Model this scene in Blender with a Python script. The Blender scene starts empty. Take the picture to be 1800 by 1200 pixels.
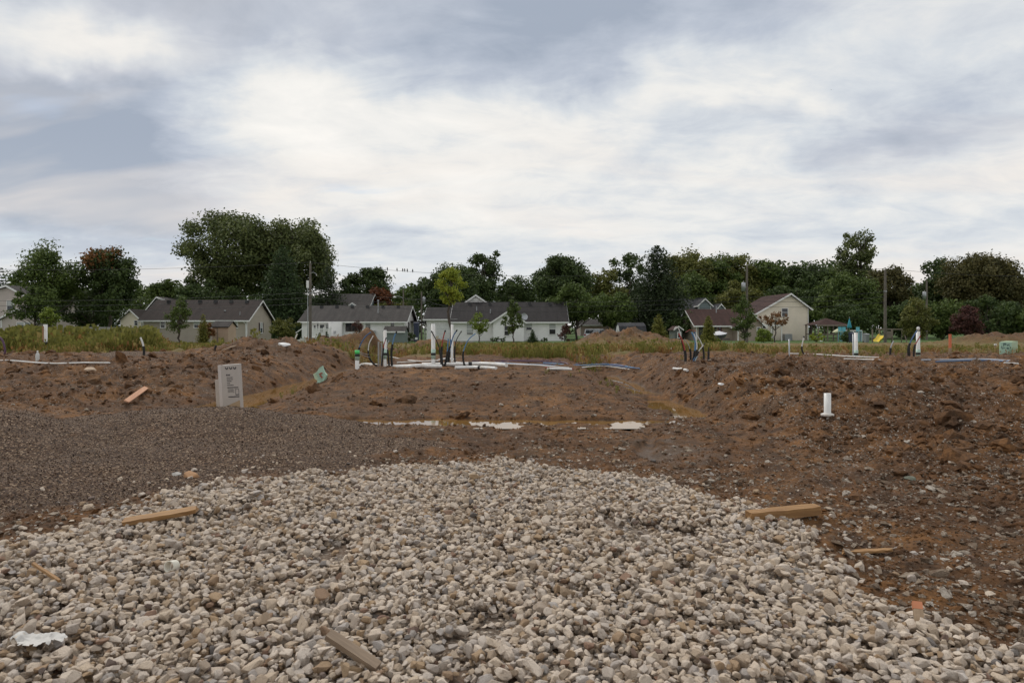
import bpy, bmesh, math, random
import numpy as np
from mathutils import Vector, Matrix, Euler
R = math.radians
SC = bpy.context.scene
COL = SC.collection
random.seed(7)
RNG = np.random.default_rng(11)

# ------------------------------------------------------------------ camera
CAMZ, FPX, HPY = 1.65, 1200.0, 576.0        # eye height, focal length and horizon row of a 1800 px wide picture
cam = bpy.data.cameras.new('camera'); cam.lens = 24.0; cam.sensor_width = 36.0
cam.shift_y = -(600.0 - HPY) / 1800.0
cam.clip_start = 0.1; cam.clip_end = 6000
camo = bpy.data.objects.new('camera', cam); COL.objects.link(camo)
camo.location = (0, 0, CAMZ); camo.rotation_euler = (R(90), 0, 0)
SC.camera = camo
SC.view_settings.view_transform = 'Standard'; SC.view_settings.look = 'None'
SC.view_settings.exposure = 0.12; SC.view_settings.gamma = 1.0

# ------------------------------------------------------------------ sky and sun
SUN_EL, SUN_AZ = 52.0, -35.0                 # azimuth from +Y towards +X
world = bpy.data.worlds.new('World'); SC.world = world; world.use_nodes = True
world.cycles.sampling_method = 'MANUAL'; world.cycles.sample_map_resolution = 512
def build_world():
    nt = world.node_tree; N = nt.nodes; L = nt.links; N.clear()
    def nd(t, **kw):
        n = N.new(t)
        for k, v in kw.items(): setattr(n, k, v)
        return n
    def math_(op, a, b=None, clamp=False):
        n = nd('ShaderNodeMath', operation=op, use_clamp=clamp)
        for i, v in enumerate((a, b)):
            if v is None: continue
            if isinstance(v, (int, float)): n.inputs[i].default_value = v
            else: L.new(v, n.inputs[i])
        return n.outputs[0]
    tc = nd('ShaderNodeTexCoord')
    sep = nd('ShaderNodeSeparateXYZ'); L.new(tc.outputs['Generated'], sep.inputs[0])
    zc = math_('ADD', math_('MAXIMUM', sep.outputs[2], 0.0), 0.20)
    cx = math_('DIVIDE', sep.outputs[0], zc); cy = math_('DIVIDE', sep.outputs[1], zc)
    cmb = nd('ShaderNodeCombineXYZ'); L.new(cx, cmb.inputs[0]); L.new(cy, cmb.inputs[1])
    def noise(scale, detail, rough, dist, off, sx=1.0, rot=0.0):
        mp = nd('ShaderNodeMapping'); mp.inputs['Location'].default_value = off
        mp.inputs['Scale'].default_value = (sx, 1, 1); mp.inputs['Rotation'].default_value = (0, 0, rot)
        L.new(cmb.outputs[0], mp.inputs[0])
        n = nd('ShaderNodeTexNoise'); n.inputs['Scale'].default_value = scale; n.inputs['Detail'].default_value = detail
        n.inputs['Roughness'].default_value = rough; n.inputs['Distortion'].default_value = dist
        L.new(mp.outputs[0], n.inputs['Vector'])
        return n.outputs['Fac']
    big = noise(0.55, 3, 0.5, 0.5, (3.1, 1.7, 0), 0.8, 0.25)
    mid = noise(1.9, 9, 0.58, 0.5, (8.4, 2.2, 0), 0.75, 0.25)
    fine = noise(5.2, 10, 0.62, 0.5, (1.4, 6.2, 0), 0.75, 0.25)
    # warp used to break up the outlines of the cloud masses
    wn = nd('ShaderNodeTexNoise'); wn.inputs['Scale'].default_value = 5.0; wn.inputs['Detail'].default_value = 5
    L.new(tc.outputs['Generated'], wn.inputs['Vector'])
    w1 = nd('ShaderNodeVectorMath', operation='SUBTRACT'); L.new(wn.outputs['Color'], w1.inputs[0]); w1.inputs[1].default_value = (.5, .5, .5)
    w2 = nd('ShaderNodeVectorMath', operation='SCALE'); L.new(w1.outputs[0], w2.inputs[0]); w2.inputs['Scale'].default_value = 0.22
    wd = nd('ShaderNodeVectorMath', operation='ADD'); L.new(tc.outputs['Generated'], wd.inputs[0]); L.new(w2.outputs[0], wd.inputs[1])
    def mass(px, py, rx, ry, amt):
        d = Vector(((px - 900) / FPX, 1, (HPY - py) / FPX)); ln = d.length; d.normalize()
        s = nd('ShaderNodeVectorMath', operation='SUBTRACT'); L.new(wd.outputs[0], s.inputs[0]); s.inputs[1].default_value = d
        m = nd('ShaderNodeVectorMath', operation='MULTIPLY'); L.new(s.outputs[0], m.inputs[0])
        m.inputs[1].default_value = (FPX * ln / rx, 2.0, FPX * ln / ry)
        le = nd('ShaderNodeVectorMath', operation='LENGTH'); L.new(m.outputs[0], le.inputs[0])
        mr = nd('ShaderNodeMapRange'); mr.interpolation_type = 'SMOOTHERSTEP'
        L.new(le.outputs['Value'], mr.inputs[0])
        mr.inputs[1].default_value = 0.0; mr.inputs[2].default_value = 1.35
        mr.inputs[3].default_value = amt; mr.inputs[4].default_value = 0.0
        return mr.outputs[0]
    v = math_('MULTIPLY', big, 0.40)
    v = math_('ADD', v, math_('MULTIPLY', mid, 0.62)); v = math_('ADD', v, math_('MULTIPLY', fine, 0.40))
    v = math_('SUBTRACT', v, 0.19)
    for m in ((30, 255, 400, 170, -.46), (380, 40, 190, 110, -.22), (1000, 30, 600, 150, -.30), (1650, 190, 320, 90, -.13),
              (130, 85, 150, 70, .26), (560, 260, 360, 130, .15), (1180, 190, 420, 60, .10), (1000, 350, 600, 90, .05),
              (700, 340, 260, 40, -.07), (1450, 250, 420, 50, -.06), (1720, 320, 200, 50, .08)):
        v = math_('ADD', v, mass(*m))
    ramp = nd('ShaderNodeValToRGB'); L.new(v, ramp.inputs[0])
    e = ramp.color_ramp.elements
    e[0].position = 0.18; e[0].color = (.345, .395, .48, 1)
    e[1].position = 0.80; e[1].color = (.93, .90, .855, 1)
    for p, c in ((.34, (.465, .51, .59, 1)), (.48, (.625, .66, .70, 1)), (.60, (.79, .785, .765, 1))):
        x = e.new(p); x.color = c
    # towards the horizon the deck pales into an even blue grey
    hz = nd('ShaderNodeMapRange'); hz.interpolation_type = 'SMOOTHSTEP'
    L.new(sep.outputs[2], hz.inputs[0]); hz.inputs[1].default_value = 0.0; hz.inputs[2].default_value = 0.26
    hz.inputs[3].default_value = 0.42; hz.inputs[4].default_value = 0.0
    mx = nd('ShaderNodeMix', data_type='RGBA'); L.new(hz.outputs[0], mx.inputs[0]); L.new(ramp.outputs[0], mx.inputs[6])
    mx.inputs[7].default_value = (.66, .70, .735, 1)
    wm = nd('ShaderNodeMapRange'); L.new(noise(1.9, 4, .55, .5, (2.7, 4.4, 0), .4, .25), wm.inputs[0]); wm.inputs[1].default_value = .46; wm.inputs[2].default_value = .68; wm.inputs[3].default_value = 0; wm.inputs[4].default_value = .65
    wz = nd('ShaderNodeMapRange'); L.new(sep.outputs[2], wz.inputs[0]); wz.inputs[1].default_value = .02; wz.inputs[2].default_value = .36; wz.inputs[3].default_value = 1.0; wz.inputs[4].default_value = .25
    mw = nd('ShaderNodeMix', data_type='RGBA'); L.new(math_('MULTIPLY', wm.outputs[0], wz.outputs[0]), mw.inputs[0]); L.new(mx.outputs[2], mw.inputs[6]); mw.inputs[7].default_value = (.84, .765, .70, 1)
    mx = mw
    sky = nd('ShaderNodeTexSky', sky_type='NISHITA'); sky.sun_disc = False
    sky.sun_elevation = R(SUN_EL); sky.sun_rotation = R(SUN_AZ)
    sk = nd('ShaderNodeMix', data_type='RGBA', blend_type='MULTIPLY'); sk.inputs[0].default_value = 1
    L.new(sky.outputs[0], sk.inputs[6]); sk.inputs[7].default_value = (.1, .1, .1, 1)
    cov = nd('ShaderNodeMapRange'); L.new(noise(2.6, 5, .5, .4, (5.5, 9.1, 0), .5, .25), cov.inputs[0])
    cov.inputs[1].default_value = .66; cov.inputs[2].default_value = .76; cov.inputs[3].default_value = 1.0; cov.inputs[4].default_value = .55
    fin = nd('ShaderNodeMix', data_type='RGBA'); L.new(cov.outputs[0], fin.inputs[0]); L.new(sk.outputs[2], fin.inputs[6]); L.new(mx.outputs[2], fin.inputs[7])
    bg = nd('ShaderNodeBackground'); L.new(fin.outputs[2], bg.inputs[0]); bg.inputs[1].default_value = 1.0
    out = nd('ShaderNodeOutputWorld'); L.new(bg.outputs[0], out.inputs[0])
build_world()
sun = bpy.data.lights.new('sun', 'SUN'); sun.energy = 1.5; sun.angle = R(16); sun.color = (1, .95, .88)
suno = bpy.data.objects.new('sun', sun); COL.objects.link(suno)
_az, _el = R(SUN_AZ), R(SUN_EL)
suno.rotation_euler = (-Vector((math.sin(_az) * math.cos(_el), math.cos(_az) * math.cos(_el), math.sin(_el)))).to_track_quat('-Z', 'Y').to_euler()

# ------------------------------------------------------------------ pixel <-> place
def P(px, py, Y):                           # the point at depth Y seen at picture position (px, py)
    return Vector(((px - 900) / FPX * Y, Y, CAMZ - (py - HPY) / FPX * Y))
def X(px, Y): return (px - 900) / FPX * Y
def Z(py, Y): return CAMZ - (py - HPY) / FPX * Y

# ------------------------------------------------------------------ noise and terrain
_perm = np.random.default_rng(3).permutation(256); _perm = np.concatenate([_perm, _perm, _perm])
_ang = np.random.default_rng(4).uniform(0, 2 * np.pi, 256); _gx, _gy = np.cos(_ang), np.sin(_ang)
def perlin(x, y, s=0):
    x = np.asarray(x, float) + s * 17.37; y = np.asarray(y, float) + s * 9.71
    xi = np.floor(x).astype(int); yi = np.floor(y).astype(int); xf = x - xi; yf = y - yi
    xi &= 255; yi &= 255
    u = xf * xf * xf * (xf * (xf * 6 - 15) + 10); v = yf * yf * yf * (yf * (yf * 6 - 15) + 10)
    def g(ix, iy, dx, dy):
        h = _perm[_perm[ix & 255] + (iy & 255)] & 255
        return _gx[h] * dx + _gy[h] * dy
    a = g(xi, yi, xf, yf); b = g(xi + 1, yi, xf - 1, yf); c = g(xi, yi + 1, xf, yf - 1); d = g(xi + 1, yi + 1, xf - 1, yf - 1)
    return ((a * (1 - u) + b * u) * (1 - v) + (c * (1 - u) + d * u) * v) * 1.5
def fbm(x, y, f, o=4, g=.5, s=0):
    t = 0; a = 1
    for i in range(o):
        t = t + a * perlin(x * f, y * f, s + i); f *= 2.03; a *= g
    return t
def ridged(x, y, f, o=3, s=0):
    t = 0; a = 1
    for i in range(o):
        t = t + a * (1 - 2 * np.abs(perlin(x * f, y * f, s + i))); f *= 2.1; a *= .5
    return t
def ss(a, b, x):
    t = np.clip((x - a) / (b - a), 0, 1); return t * t * (3 - 2 * t)
def bump(x, y, cx, cy, rx, ry, n=2):
    d = ((x - cx) / rx) ** 2 + ((y - cy) / ry) ** 2
    return np.exp(-d ** (n / 2.0))
HEAPS = [  # x, y, rx, ry, height
    (-8.9, 17.5, 1.5, 2.5, .12), (-9.6, 22, 1.8, 3, .22), (-8.8, 27.5, 2.0, 2.2, .45), (-10.8, 28, 2.2, 2.2, .38), (-12.5, 19, 2.2, 1.6, .22),
    (-7.0, 33.5, .75, 1.3, .80), (-8.7, 33.5, 1.4, 1.6, .62), (-5.0, 34, 1.7, 1.5, .52), (-3.2, 35, 1.3, 1.4, .30),
    (7.2, 45, 1.8, 2.4, .80), (9.6, 45, 1.7, 2.0, .48), (5.6, 45, 1.2, 2, .35), (31.5, 45, 2.4, 3, .60), (35.5, 45, 2.6, 3, .58),
    (6.9, 16.6, 1.0, 1.0, .24), (8.2, 13.5, 1.4, 1.6, .16), (5.9, 12.6, 1.0, 1.3, .18), (10.5, 15, 1.8, 1.3, .13), (5.7, 17.5, 1.1, 1.0, .16),
    (4.6, 14.8, .6, 1.5, .16), (12.6, 12.5, 2.0, 1.5, .14), (6.6, 10.2, 1.1, 1.0, .10), (-14.3, 26, 1.8, 1.3, .25), (-17.5, 24.5, 2, 1.5, .15)]
PEA = [(-5.2, 7.5, 2.3, 1.4, .13), (-3.5, 8.3, 1.7, .9, .09), (-8.0, 7.2, 2.3, 1.6, .17), (-5.0, 10.7, 2.1, 1.25, .44), (-7.5, 9.4, 1.9, 1.3, .50), (-3.3, 10.4, 1.5, .9, .20), (-4.3, 8.8, 1.7, .95, .19), (-2.5, 9.3, 1.3, .8, .10), (-9.7, 10.3, 2.0, 1.6, .5)]
GRAV = [(-5.2, .0), (-4.9, 3.7), (-4.3, 4.6), (-3.7, 5.2), (-3.2, 6.5), (-2.2, 7.6), (-1.0, 7.95), (.2, 8.05), (1.05, 7.6), (1.7, 6.9), (2.15, 6.2),
        (2.2, 5.1), (2.12, 4.3), (2.3, 3.75), (2.55, 3.15), (2.8, .0)]
def poly_sd(x, y, poly):                    # signed distance, positive inside
    x = np.asarray(x, float); y = np.asarray(y, float)
    d = np.full(x.shape, 1e9); ins = np.zeros(x.shape, bool); n = len(poly)
    for i in range(n):
        ax, ay = poly[i]; bx, by = poly[(i + 1) % n]
        ex, ey = bx - ax, by - ay
        t = np.clip(((x - ax) * ex + (y - ay) * ey) / (ex * ex + ey * ey), 0, 1)
        d = np.minimum(d, np.hypot(x - ax - t * ex, y - ay - t * ey))
        c = ((ay > y) != (by > y)) & (x < (bx - ax) * (y - ay) / (by - ay + 1e-12) + ax)
        ins ^= c
    return np.where(ins, d, -d)
def gravel_mask(x, y): return poly_sd(x, y, GRAV) + .22 * fbm(x, y, 1.3, 3, .6, 40)
def pea_mask(x, y):
    m = 0
    for a in PEA: m = np.maximum(m, bump(x, y, a[0], a[1], a[2] * 1.15, a[3] * 1.2))
    m2 = np.maximum(bump(x, y, 5.6, 17.3, 1.0, 1.1), bump(x, y, -14.3, 26, 2.2, 1.6))
    return np.clip(np.maximum(m, .75 * m2) + .16 * fbm(x, y, 1.1, 3, .55, 55), 0, 1.2)
def trench(x, y):
    wl = .12 * perlin(y * .6, 3.3, 21); 
    wl = wl + .10 * fbm(x, y, 1.7, 3, .6, 24)
    a = np.exp(-np.abs((x + 6.0 + wl) / .50) ** 4) * ss(12.6, 13.6, y) * (1 - ss(26, 27.5, y))
    a = np.maximum(a, bump(x + .15 * fbm(x, y, 1.7, 3, .6, 24), y, -5.6, 24.8, .85, 1.3, 4))
    f = np.exp(-np.abs((y - 11.95 + .1 * perlin(x * .9, 1.1, 22) + .13 * fbm(x, y, 1.9, 3, .6, 25)) / (.36 - .035 * np.clip(x + 3, 0, 6))) ** 4) * ss(-5.4, -4.8, x) * (1 - ss(2.2, 2.9, x))
    f = np.maximum(f, .9 * bump(x, y, 1.98, 11.55, .22, .35, 4))
    r = np.exp(-np.abs((x - 3.38 - .14 * perlin(y * .5, 7.7, 23) - .13 * fbm(x, y, 1.6, 3, .6, 26)) / .36) ** 4) * ss(12.6, 13.4, y) * (1 - ss(23.2, 24.2, y))
    r = r * (1 - .9 * bump(y, 0 * y, 16.3, 0, .55, 1, 4))
    k = .55 * np.exp(-np.abs((x - 2.0 - .16 * np.sin(y * 1.9) - .1 * fbm(x, y, 1.8, 2, .5, 28)) / .11) ** 4) * ss(8.3, 8.8, y) * (1 - ss(10.5, 10.9, y))
    return np.maximum(np.maximum(np.maximum(a, f), r), k)
def H(x, y, detail=True):
    x = np.asarray(x, float); y = np.asarray(y, float)
    left = .10 * ss(10, 13, y) + .38 * ss(13.5, 21, y)
    right = .05 * ss(5, 8, y) + .50 * ss(7.5, 17.5, y)
    pad = (.05 * ss(11.9, 12.6, y) + .46 * ss(12.6, 18.8, y)) * (.10 + .90 * ss(-5.75, -4.0, x + .25 * perlin(x * 0 + 3.1, y * .5, 27)) * (1 - (1 - ss(24.5, 28, y)) * ss(1.7, 3.05, x)))
    wl = ss(-7.4, -6.2, x); wr = ss(3.5, 4.9, x)
    h = left * (1 - wl) + (pad * (1 - wr) + right * wr) * wl
    h = h - .44 * ss(42, 76, y)
    hp = 0
    for cx, cy, rx, ry, a in HEAPS: hp = hp + a * bump(x, y, cx, cy, rx, ry)
    h = h + hp * (1 + .45 * fbm(x, y, .9, 3, .5, 60))
    pm = 0
    for cx, cy, rx, ry, a in PEA: pm = np.maximum(pm, a * bump(x, y, cx, cy, rx, ry))
    h = h + pm
    t = trench(x, y); h = h * (1 - t) + (-.12 + .05 * ss(14, 26, y)) * t
    if detail:
        g = ss(-.15, .35, gravel_mask(x, y)); pe = ss(.25, .6, pea_mask(x, y))
        far = 1 - ss(36, 60, y)
        rough = np.clip(ss(3.4, 5.0, x) * ss(6, 9, y) + (1 - ss(-8.2, -6.4, x)) * ss(11, 14, y), 0, 1) * (1 - pe) * far
        for cx, cy, rx, ry, a in HEAPS: rough = np.maximum(rough, .8 * bump(x, y, cx, cy, rx, ry) * (1 - pe))
        tk = 1 - .88 * t
        h = h + (.045 * fbm(x, y, .55, 3, .5, 1)) * (1 - .5 * g) * tk
        h = h + tk * (1 - g) * (1 - pe) * far * (.040 * fbm(x, y, 1.9, 5, .62, 5) + .012 * fbm(x, y, 9, 4, .62, 9))
        h = h + rough * (1 - .8 * t) * (.095 * ridged(x, y, .95, 4, 12) + .075 * fbm(x, y, 2.6, 5, .66, 16) - .03)
        h = h + pe * (.050 * fbm(x, y, 1.1, 3, .5, 30) + .008 * fbm(x, y, 6.0, 3, .5, 33))
        h = h + g * .02 * fbm(x, y, 2.0, 2, .5, 35)
    return h
def H1(x, y): return float(H(np.array([x]), np.array([y]))[0])
def hit(px, py, y0=2.0, y1=140.0):          # where the line of sight through (px, py) meets the ground
    ys = np.concatenate([np.arange(y0, 40, .1), np.arange(40, y1, .5)])
    def first(ys, det):
        zz = CAMZ - (py - HPY) / FPX * ys; hh = H((px - 900) / FPX * ys, ys, det); k = int(np.argmax(zz <= hh))
        return (k if (zz <= hh).any() else len(ys) - 1), hh
    k, _ = first(ys, False); c = ys[k]; ys = np.arange(max(y0, c - .12 * c), c + .10 * c, .02); k, hh = first(ys, True)
    return Vector(((px - 900) / FPX * ys[k], ys[k], hh[k]))

# ------------------------------------------------------------------ materials
def new_mat(name):
    m = bpy.data.materials.new(name); m.use_nodes = True
    nt = m.node_tree; b = nt.nodes['Principled BSDF']
    return m, nt, b
def lnk(nt, a, b): nt.links.new(a, b)
def node(nt, t, **kw):
    n = nt.nodes.new(t)
    for k, v in kw.items():
        if k.startswith('i_'): n.inputs[k[2:].replace('_', ' ')].default_value = v
        else: setattr(n, k, v)
    return n
def ramp(nt, src, stops, interp='LINEAR'):
    r = node(nt, 'ShaderNodeValToRGB'); cr = r.color_ramp; cr.interpolation = interp
    cr.elements[0].position, cr.elements[0].color = stops[0][0], (*stops[0][1], 1)
    cr.elements[1].position, cr.elements[1].color = stops[-1][0], (*stops[-1][1], 1)
    for p, c in stops[1:-1]:
        e = cr.elements.new(p); e.color = (*c, 1)
    lnk(nt, src, r.inputs[0]); return r.outputs[0]
def mix(nt, fac, a, b, mode='MIX'):
    m = node(nt, 'ShaderNodeMix', data_type='RGBA', blend_type=mode)
    for i, v in ((0, fac), (6, a), (7, b)):
        if isinstance(v, (int, float)): m.inputs[i].default_value = v
        elif isinstance(v, tuple): m.inputs[i].default_value = (*v, 1) if len(v) == 3 else v
        else: lnk(nt, v, m.inputs[i])
    return m.outputs[2]
def tnoise(nt, vec, scale, detail=4, rough=.55, dist=0.0, out='Fac'):
    n = node(nt, 'ShaderNodeTexNoise'); n.inputs['Scale'].default_value = scale; n.inputs['Detail'].default_value = detail
    n.inputs['Roughness'].default_value = rough; n.inputs['Distortion'].default_value = dist
    if vec is not None: lnk(nt, vec, n.inputs['Vector'])
    return n.outputs[out]
def tbump(nt, height, strength, dist, normal=None):
    b = node(nt, 'ShaderNodeBump'); b.inputs['Strength'].default_value = strength; b.inputs['Distance'].default_value = dist
    lnk(nt, height, b.inputs['Height'])
    if normal is not None: lnk(nt, normal, b.inputs['Normal'])
    return b.outputs[0]
def coord(nt, which='Object'): return node(nt, 'ShaderNodeTexCoord').outputs[which]
MATS = {}
def plain(name, col, rough=.6, var=.12, scale=6.0, bump_=0.0, metal=0.0, spec=.5, stain=None):
    """painted or moulded surface: slight blotches, optional dirt"""
    if name in MATS: return MATS[name]
    m, nt, b = new_mat(name); c = coord(nt)
    n = tnoise(nt, c, scale, 5, .6)
    k = ramp(nt, n, [(.25, tuple(v * (1 - var) for v in col)), (.75, tuple(min(1, v * (1 + var)) for v in col))])
    if stain:
        s = ramp(nt, tnoise(nt, c, scale * .45, 5, .65, .4), [(.5, (0, 0, 0)), (.72, (1, 1, 1))])
        k = mix(nt, s, k, stain)
    lnk(nt, k, b.inputs['Base Color']); b.inputs['Roughness'].default_value = rough; b.inputs['Metallic'].default_value = metal
    b.inputs['Specular IOR Level'].default_value = spec
    if bump_: lnk(nt, tbump(nt, tnoise(nt, c, scale * 5, 4), bump_, .01), b.inputs['Normal'])
    MATS[name] = m; return m
def leafmat(name, c1, c2, scale=.7, trans=.25):
    if name in MATS: return MATS[name]
    m, nt, b = new_mat(name); g = node(nt, 'ShaderNodeNewGeometry')
    n = tnoise(nt, g.outputs['Position'], scale, 3, .6)
    n2 = node(nt, 'ShaderNodeMath', operation='ADD'); lnk(nt, n, n2.inputs[0])
    r = node(nt, 'ShaderNodeMath', operation='MULTIPLY_ADD'); lnk(nt, g.outputs['Random Per Island'], r.inputs[0]); r.inputs[1].default_value = .5; r.inputs[2].default_value = -.25
    lnk(nt, r.outputs[0], n2.inputs[1])
    k = ramp(nt, n2.outputs[0], [(.25, c1), (.8, c2)])
    lnk(nt, k, b.inputs['Base Color']); b.inputs['Roughness'].default_value = .65; b.inputs['Specular IOR Level'].default_value = .25
    tr = node(nt, 'ShaderNodeBsdfTranslucent'); lnk(nt, k, tr.inputs[0])
    ms = node(nt, 'ShaderNodeMixShader'); ms.inputs[0].default_value = trans
    lnk(nt, b.outputs[0], ms.inputs[1]); lnk(nt, tr.outputs[0], ms.inputs[2])
    lnk(nt, ms.outputs[0], nt.nodes['Material Output'].inputs[0])
    MATS[name] = m; return m

# ------------------------------------------------------------------ mesh helpers
def link(o, parent=None):
    COL.objects.link(o)
    if parent is not None: o.parent = parent
    return o
def tag(o, label=None, cat=None, group=None, kind=None):
    if label: o['label'] = label
    if cat: o['category'] = cat
    if group: o['group'] = group
    if kind: o['kind'] = kind
    return o
def empty(name, loc, label, cat, group=None, rz=0.0):
    o = bpy.data.objects.new(name, None); o.empty_display_size = .2; COL.objects.link(o)
    o.location = loc; o.rotation_euler = (0, 0, rz)
    return tag(o, label, cat, group)
def np_mesh(name, V, F, mat, parent=None, smooth=False, attrs=None):
    """V (n,3), F (m,k) with one k: fast mesh"""
    V = np.asarray(V, np.float32); F = np.asarray(F, np.int32); k = F.shape[1]
    me = bpy.data.meshes.new(name)
    me.vertices.add(len(V)); me.vertices.foreach_set('co', V.ravel())
    me.loops.add(F.size); me.loops.foreach_set('vertex_index', F.ravel())
    me.polygons.add(len(F)); me.polygons.foreach_set('loop_start', np.arange(0, F.size, k, dtype=np.int32))
    if smooth: me.polygons.foreach_set('use_smooth', np.ones(len(F), bool))
    for an, av in (attrs or {}).items():
        a = me.attributes.new(an, 'FLOAT', 'POINT'); a.data.foreach_set('value', np.asarray(av, np.float32))
    me.update(calc_edges=True)
    if mat: me.materials.append(mat)
    return link(bpy.data.objects.new(name, me), parent)
class MB:
    def __init__(s): s.v = []; s.f = []; s.sm = []; s.g = []
    def add(s, vs, fs, smooth=False, mark=True):
        if mark: s.g.append((len(s.v), len(s.f)))
        o = len(s.v); s.v += [tuple(v) for v in vs]; s.f += [[i + o for i in f] for f in fs]; s.sm += [smooth] * len(fs); return s
    def box(s, c, d, rot=None):
        x, y, z = d[0] / 2, d[1] / 2, d[2] / 2
        vs = [Vector(p) for p in ((-x, -y, -z), (x, -y, -z), (x, y, -z), (-x, y, -z), (-x, -y, z), (x, -y, z), (x, y, z), (-x, y, z))]
        if rot is not None:
            m = Euler(rot).to_matrix() if not isinstance(rot, Matrix) else rot
            vs = [m @ v for v in vs]
        return s.add([v + Vector(c) for v in vs], [(0, 3, 2, 1), (4, 5, 6, 7), (0, 1, 5, 4), (1, 2, 6, 5), (2, 3, 7, 6), (3, 0, 4, 7)])
    def b2(s, lo, hi): return s.box([(a + b) / 2 for a, b in zip(lo, hi)], [b - a for a, b in zip(lo, hi)])
    def prism(s, pts, vec):                     # closed polygon pts (3D) pushed along vec
        n = len(pts); vec = Vector(vec); a = [Vector(p) for p in pts]; b = [p + vec for p in a]
        return s.add(a + b, [list(range(n))[::-1], list(range(n, 2 * n))] + [[i, (i + 1) % n, n + (i + 1) % n, n + i] for i in range(n)])
    def tube(s, path, rad, n=10, cap=True, smooth=True):
        path = [Vector(p) for p in path]; m = len(path)
        if not hasattr(rad, '__len__'): rad = [rad] * m
        t0 = (path[1] - path[0]).normalized(); up = Vector((0, 0, 1)) if abs(t0.z) < .9 else Vector((1, 0, 0))
        u = t0.cross(up).normalized(); vs = []
        for i in range(m):
            t = (path[min(i + 1, m - 1)] - path[max(i - 1, 0)]).normalized()
            u = (u - t * u.dot(t)).normalized(); w = t.cross(u)
            for k in range(n):
                a = 2 * math.pi * k / n; vs.append(path[i] + (u * math.cos(a) + w * math.sin(a)) * rad[i])
        fs = [[i * n + k, i * n + (k + 1) % n, (i + 1) * n + (k + 1) % n, (i + 1) * n + k] for i in range(m - 1) for k in range(n)]
        s.add(vs, fs, smooth)
        if cap: s.add(vs[:n], [list(range(n))[::-1]], False, False); s.add(vs[-n:], [list(range(n))], False, False)
        return s
    def lathe(s, c, prof, n=16, smooth=True):   # prof [(r, z)] about a vertical axis through c
        c = Vector(c); vs = [c + Vector((r * math.cos(2 * math.pi * k / n), r * math.sin(2 * math.pi * k / n), z)) for r, z in prof for k in range(n)]
        return s.add(vs, [[i * n + k, i * n + (k + 1) % n, (i + 1) * n + (k + 1) % n, (i + 1) * n + k] for i in range(len(prof) - 1) for k in range(n)], smooth)
    def build_each(s, name, mat, parent=None):   # every primitive an object of its own
        g = s.g + [(len(s.v), len(s.f))]
        for (v0, f0), (v1, f1) in zip(g[:-1], g[1:]):
            m = MB(); m.v = s.v[v0:v1]; m.f = [[i - v0 for i in f] for f in s.f[f0:f1]]; m.sm = s.sm[f0:f1]; o = m.build(name, mat, parent)
        return o
    def build(s, name, mat, parent=None, label=None):
        me = bpy.data.meshes.new(name); me.from_pydata([tuple(v) for v in s.v], [], s.f); me.update()
        me.polygons.foreach_set('use_smooth', s.sm); me.materials.append(mat)
        o = link(bpy.data.objects.new(name, me), parent)
        if label: o['label'] = label
        return o
def arc(pts, n=14):                             # smooth path through control points (Catmull-Rom)
    pts = [Vector(p) for p in pts]; q = [pts[0] * 2 - pts[1]] + pts + [pts[-1] * 2 - pts[-2]]; out = []
    for i in range(1, len(q) - 2):
        for k in range(n):
            t = k / n; a, b, c, d = q[i - 1:i + 3]
            out.append(.5 * ((2 * b) + (c - a) * t + (2 * a - 5 * b + 4 * c - d) * t * t + (3 * b - a - 3 * c + d) * t ** 3))
    return out + [pts[-1]]
def scatter(name, protos, pos, rot, scl, idx, parent=None):
    """one object: instances of the proto meshes on points"""
    pos = np.asarray(pos, np.float32); me = bpy.data.meshes.new(name); me.vertices.add(len(pos)); me.vertices.foreach_set('co', pos.ravel())
    for an, av in (('rot', rot), ('scl', scl)):
        a = me.attributes.new(an, 'FLOAT_VECTOR', 'POINT'); a.data.foreach_set('vector', np.asarray(av, np.float32).ravel())
    a = me.attributes.new('idx', 'INT', 'POINT'); a.data.foreach_set('value', np.asarray(idx, np.int32))
    o = link(bpy.data.objects.new(name, me), parent)
    pc = bpy.data.collections.new(name + '_shapes')
    for i, pm in enumerate(protos): pc.objects.link(bpy.data.objects.new('%s_shape_%02d' % (name, i), pm))
    g = bpy.data.node_groups.new(name + '_scatter', 'GeometryNodeTree')
    g.interface.new_socket('Geometry', in_out='INPUT', socket_type='NodeSocketGeometry'); g.interface.new_socket('Geometry', in_out='OUTPUT', socket_type='NodeSocketGeometry')
    N = g.nodes; L = g.links; gi = N.new('NodeGroupInput'); go = N.new('NodeGroupOutput'); ip = N.new('GeometryNodeInstanceOnPoints'); ci = N.new('GeometryNodeCollectionInfo')
    ci.inputs['Collection'].default_value = pc; ci.inputs['Separate Children'].default_value = True; ci.inputs['Reset Children'].default_value = True
    def na(n, t):
        x = N.new('GeometryNodeInputNamedAttribute'); x.data_type = t; x.inputs['Name'].default_value = n
        return [s for s in x.outputs if s.enabled and s.name == 'Attribute'][0]
    L.new(gi.outputs[0], ip.inputs['Points']); L.new(ci.outputs[0], ip.inputs['Instance']); ip.inputs['Pick Instance'].default_value = True
    L.new(na('idx', 'INT'), ip.inputs['Instance Index']); L.new(na('rot', 'FLOAT_VECTOR'), ip.inputs['Rotation']); L.new(na('scl', 'FLOAT_VECTOR'), ip.inputs['Scale'])
    L.new(ip.outputs[0], go.inputs[0])
    md = o.modifiers.new('scatter', 'NODES'); md.node_group = g
    return o
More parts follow.
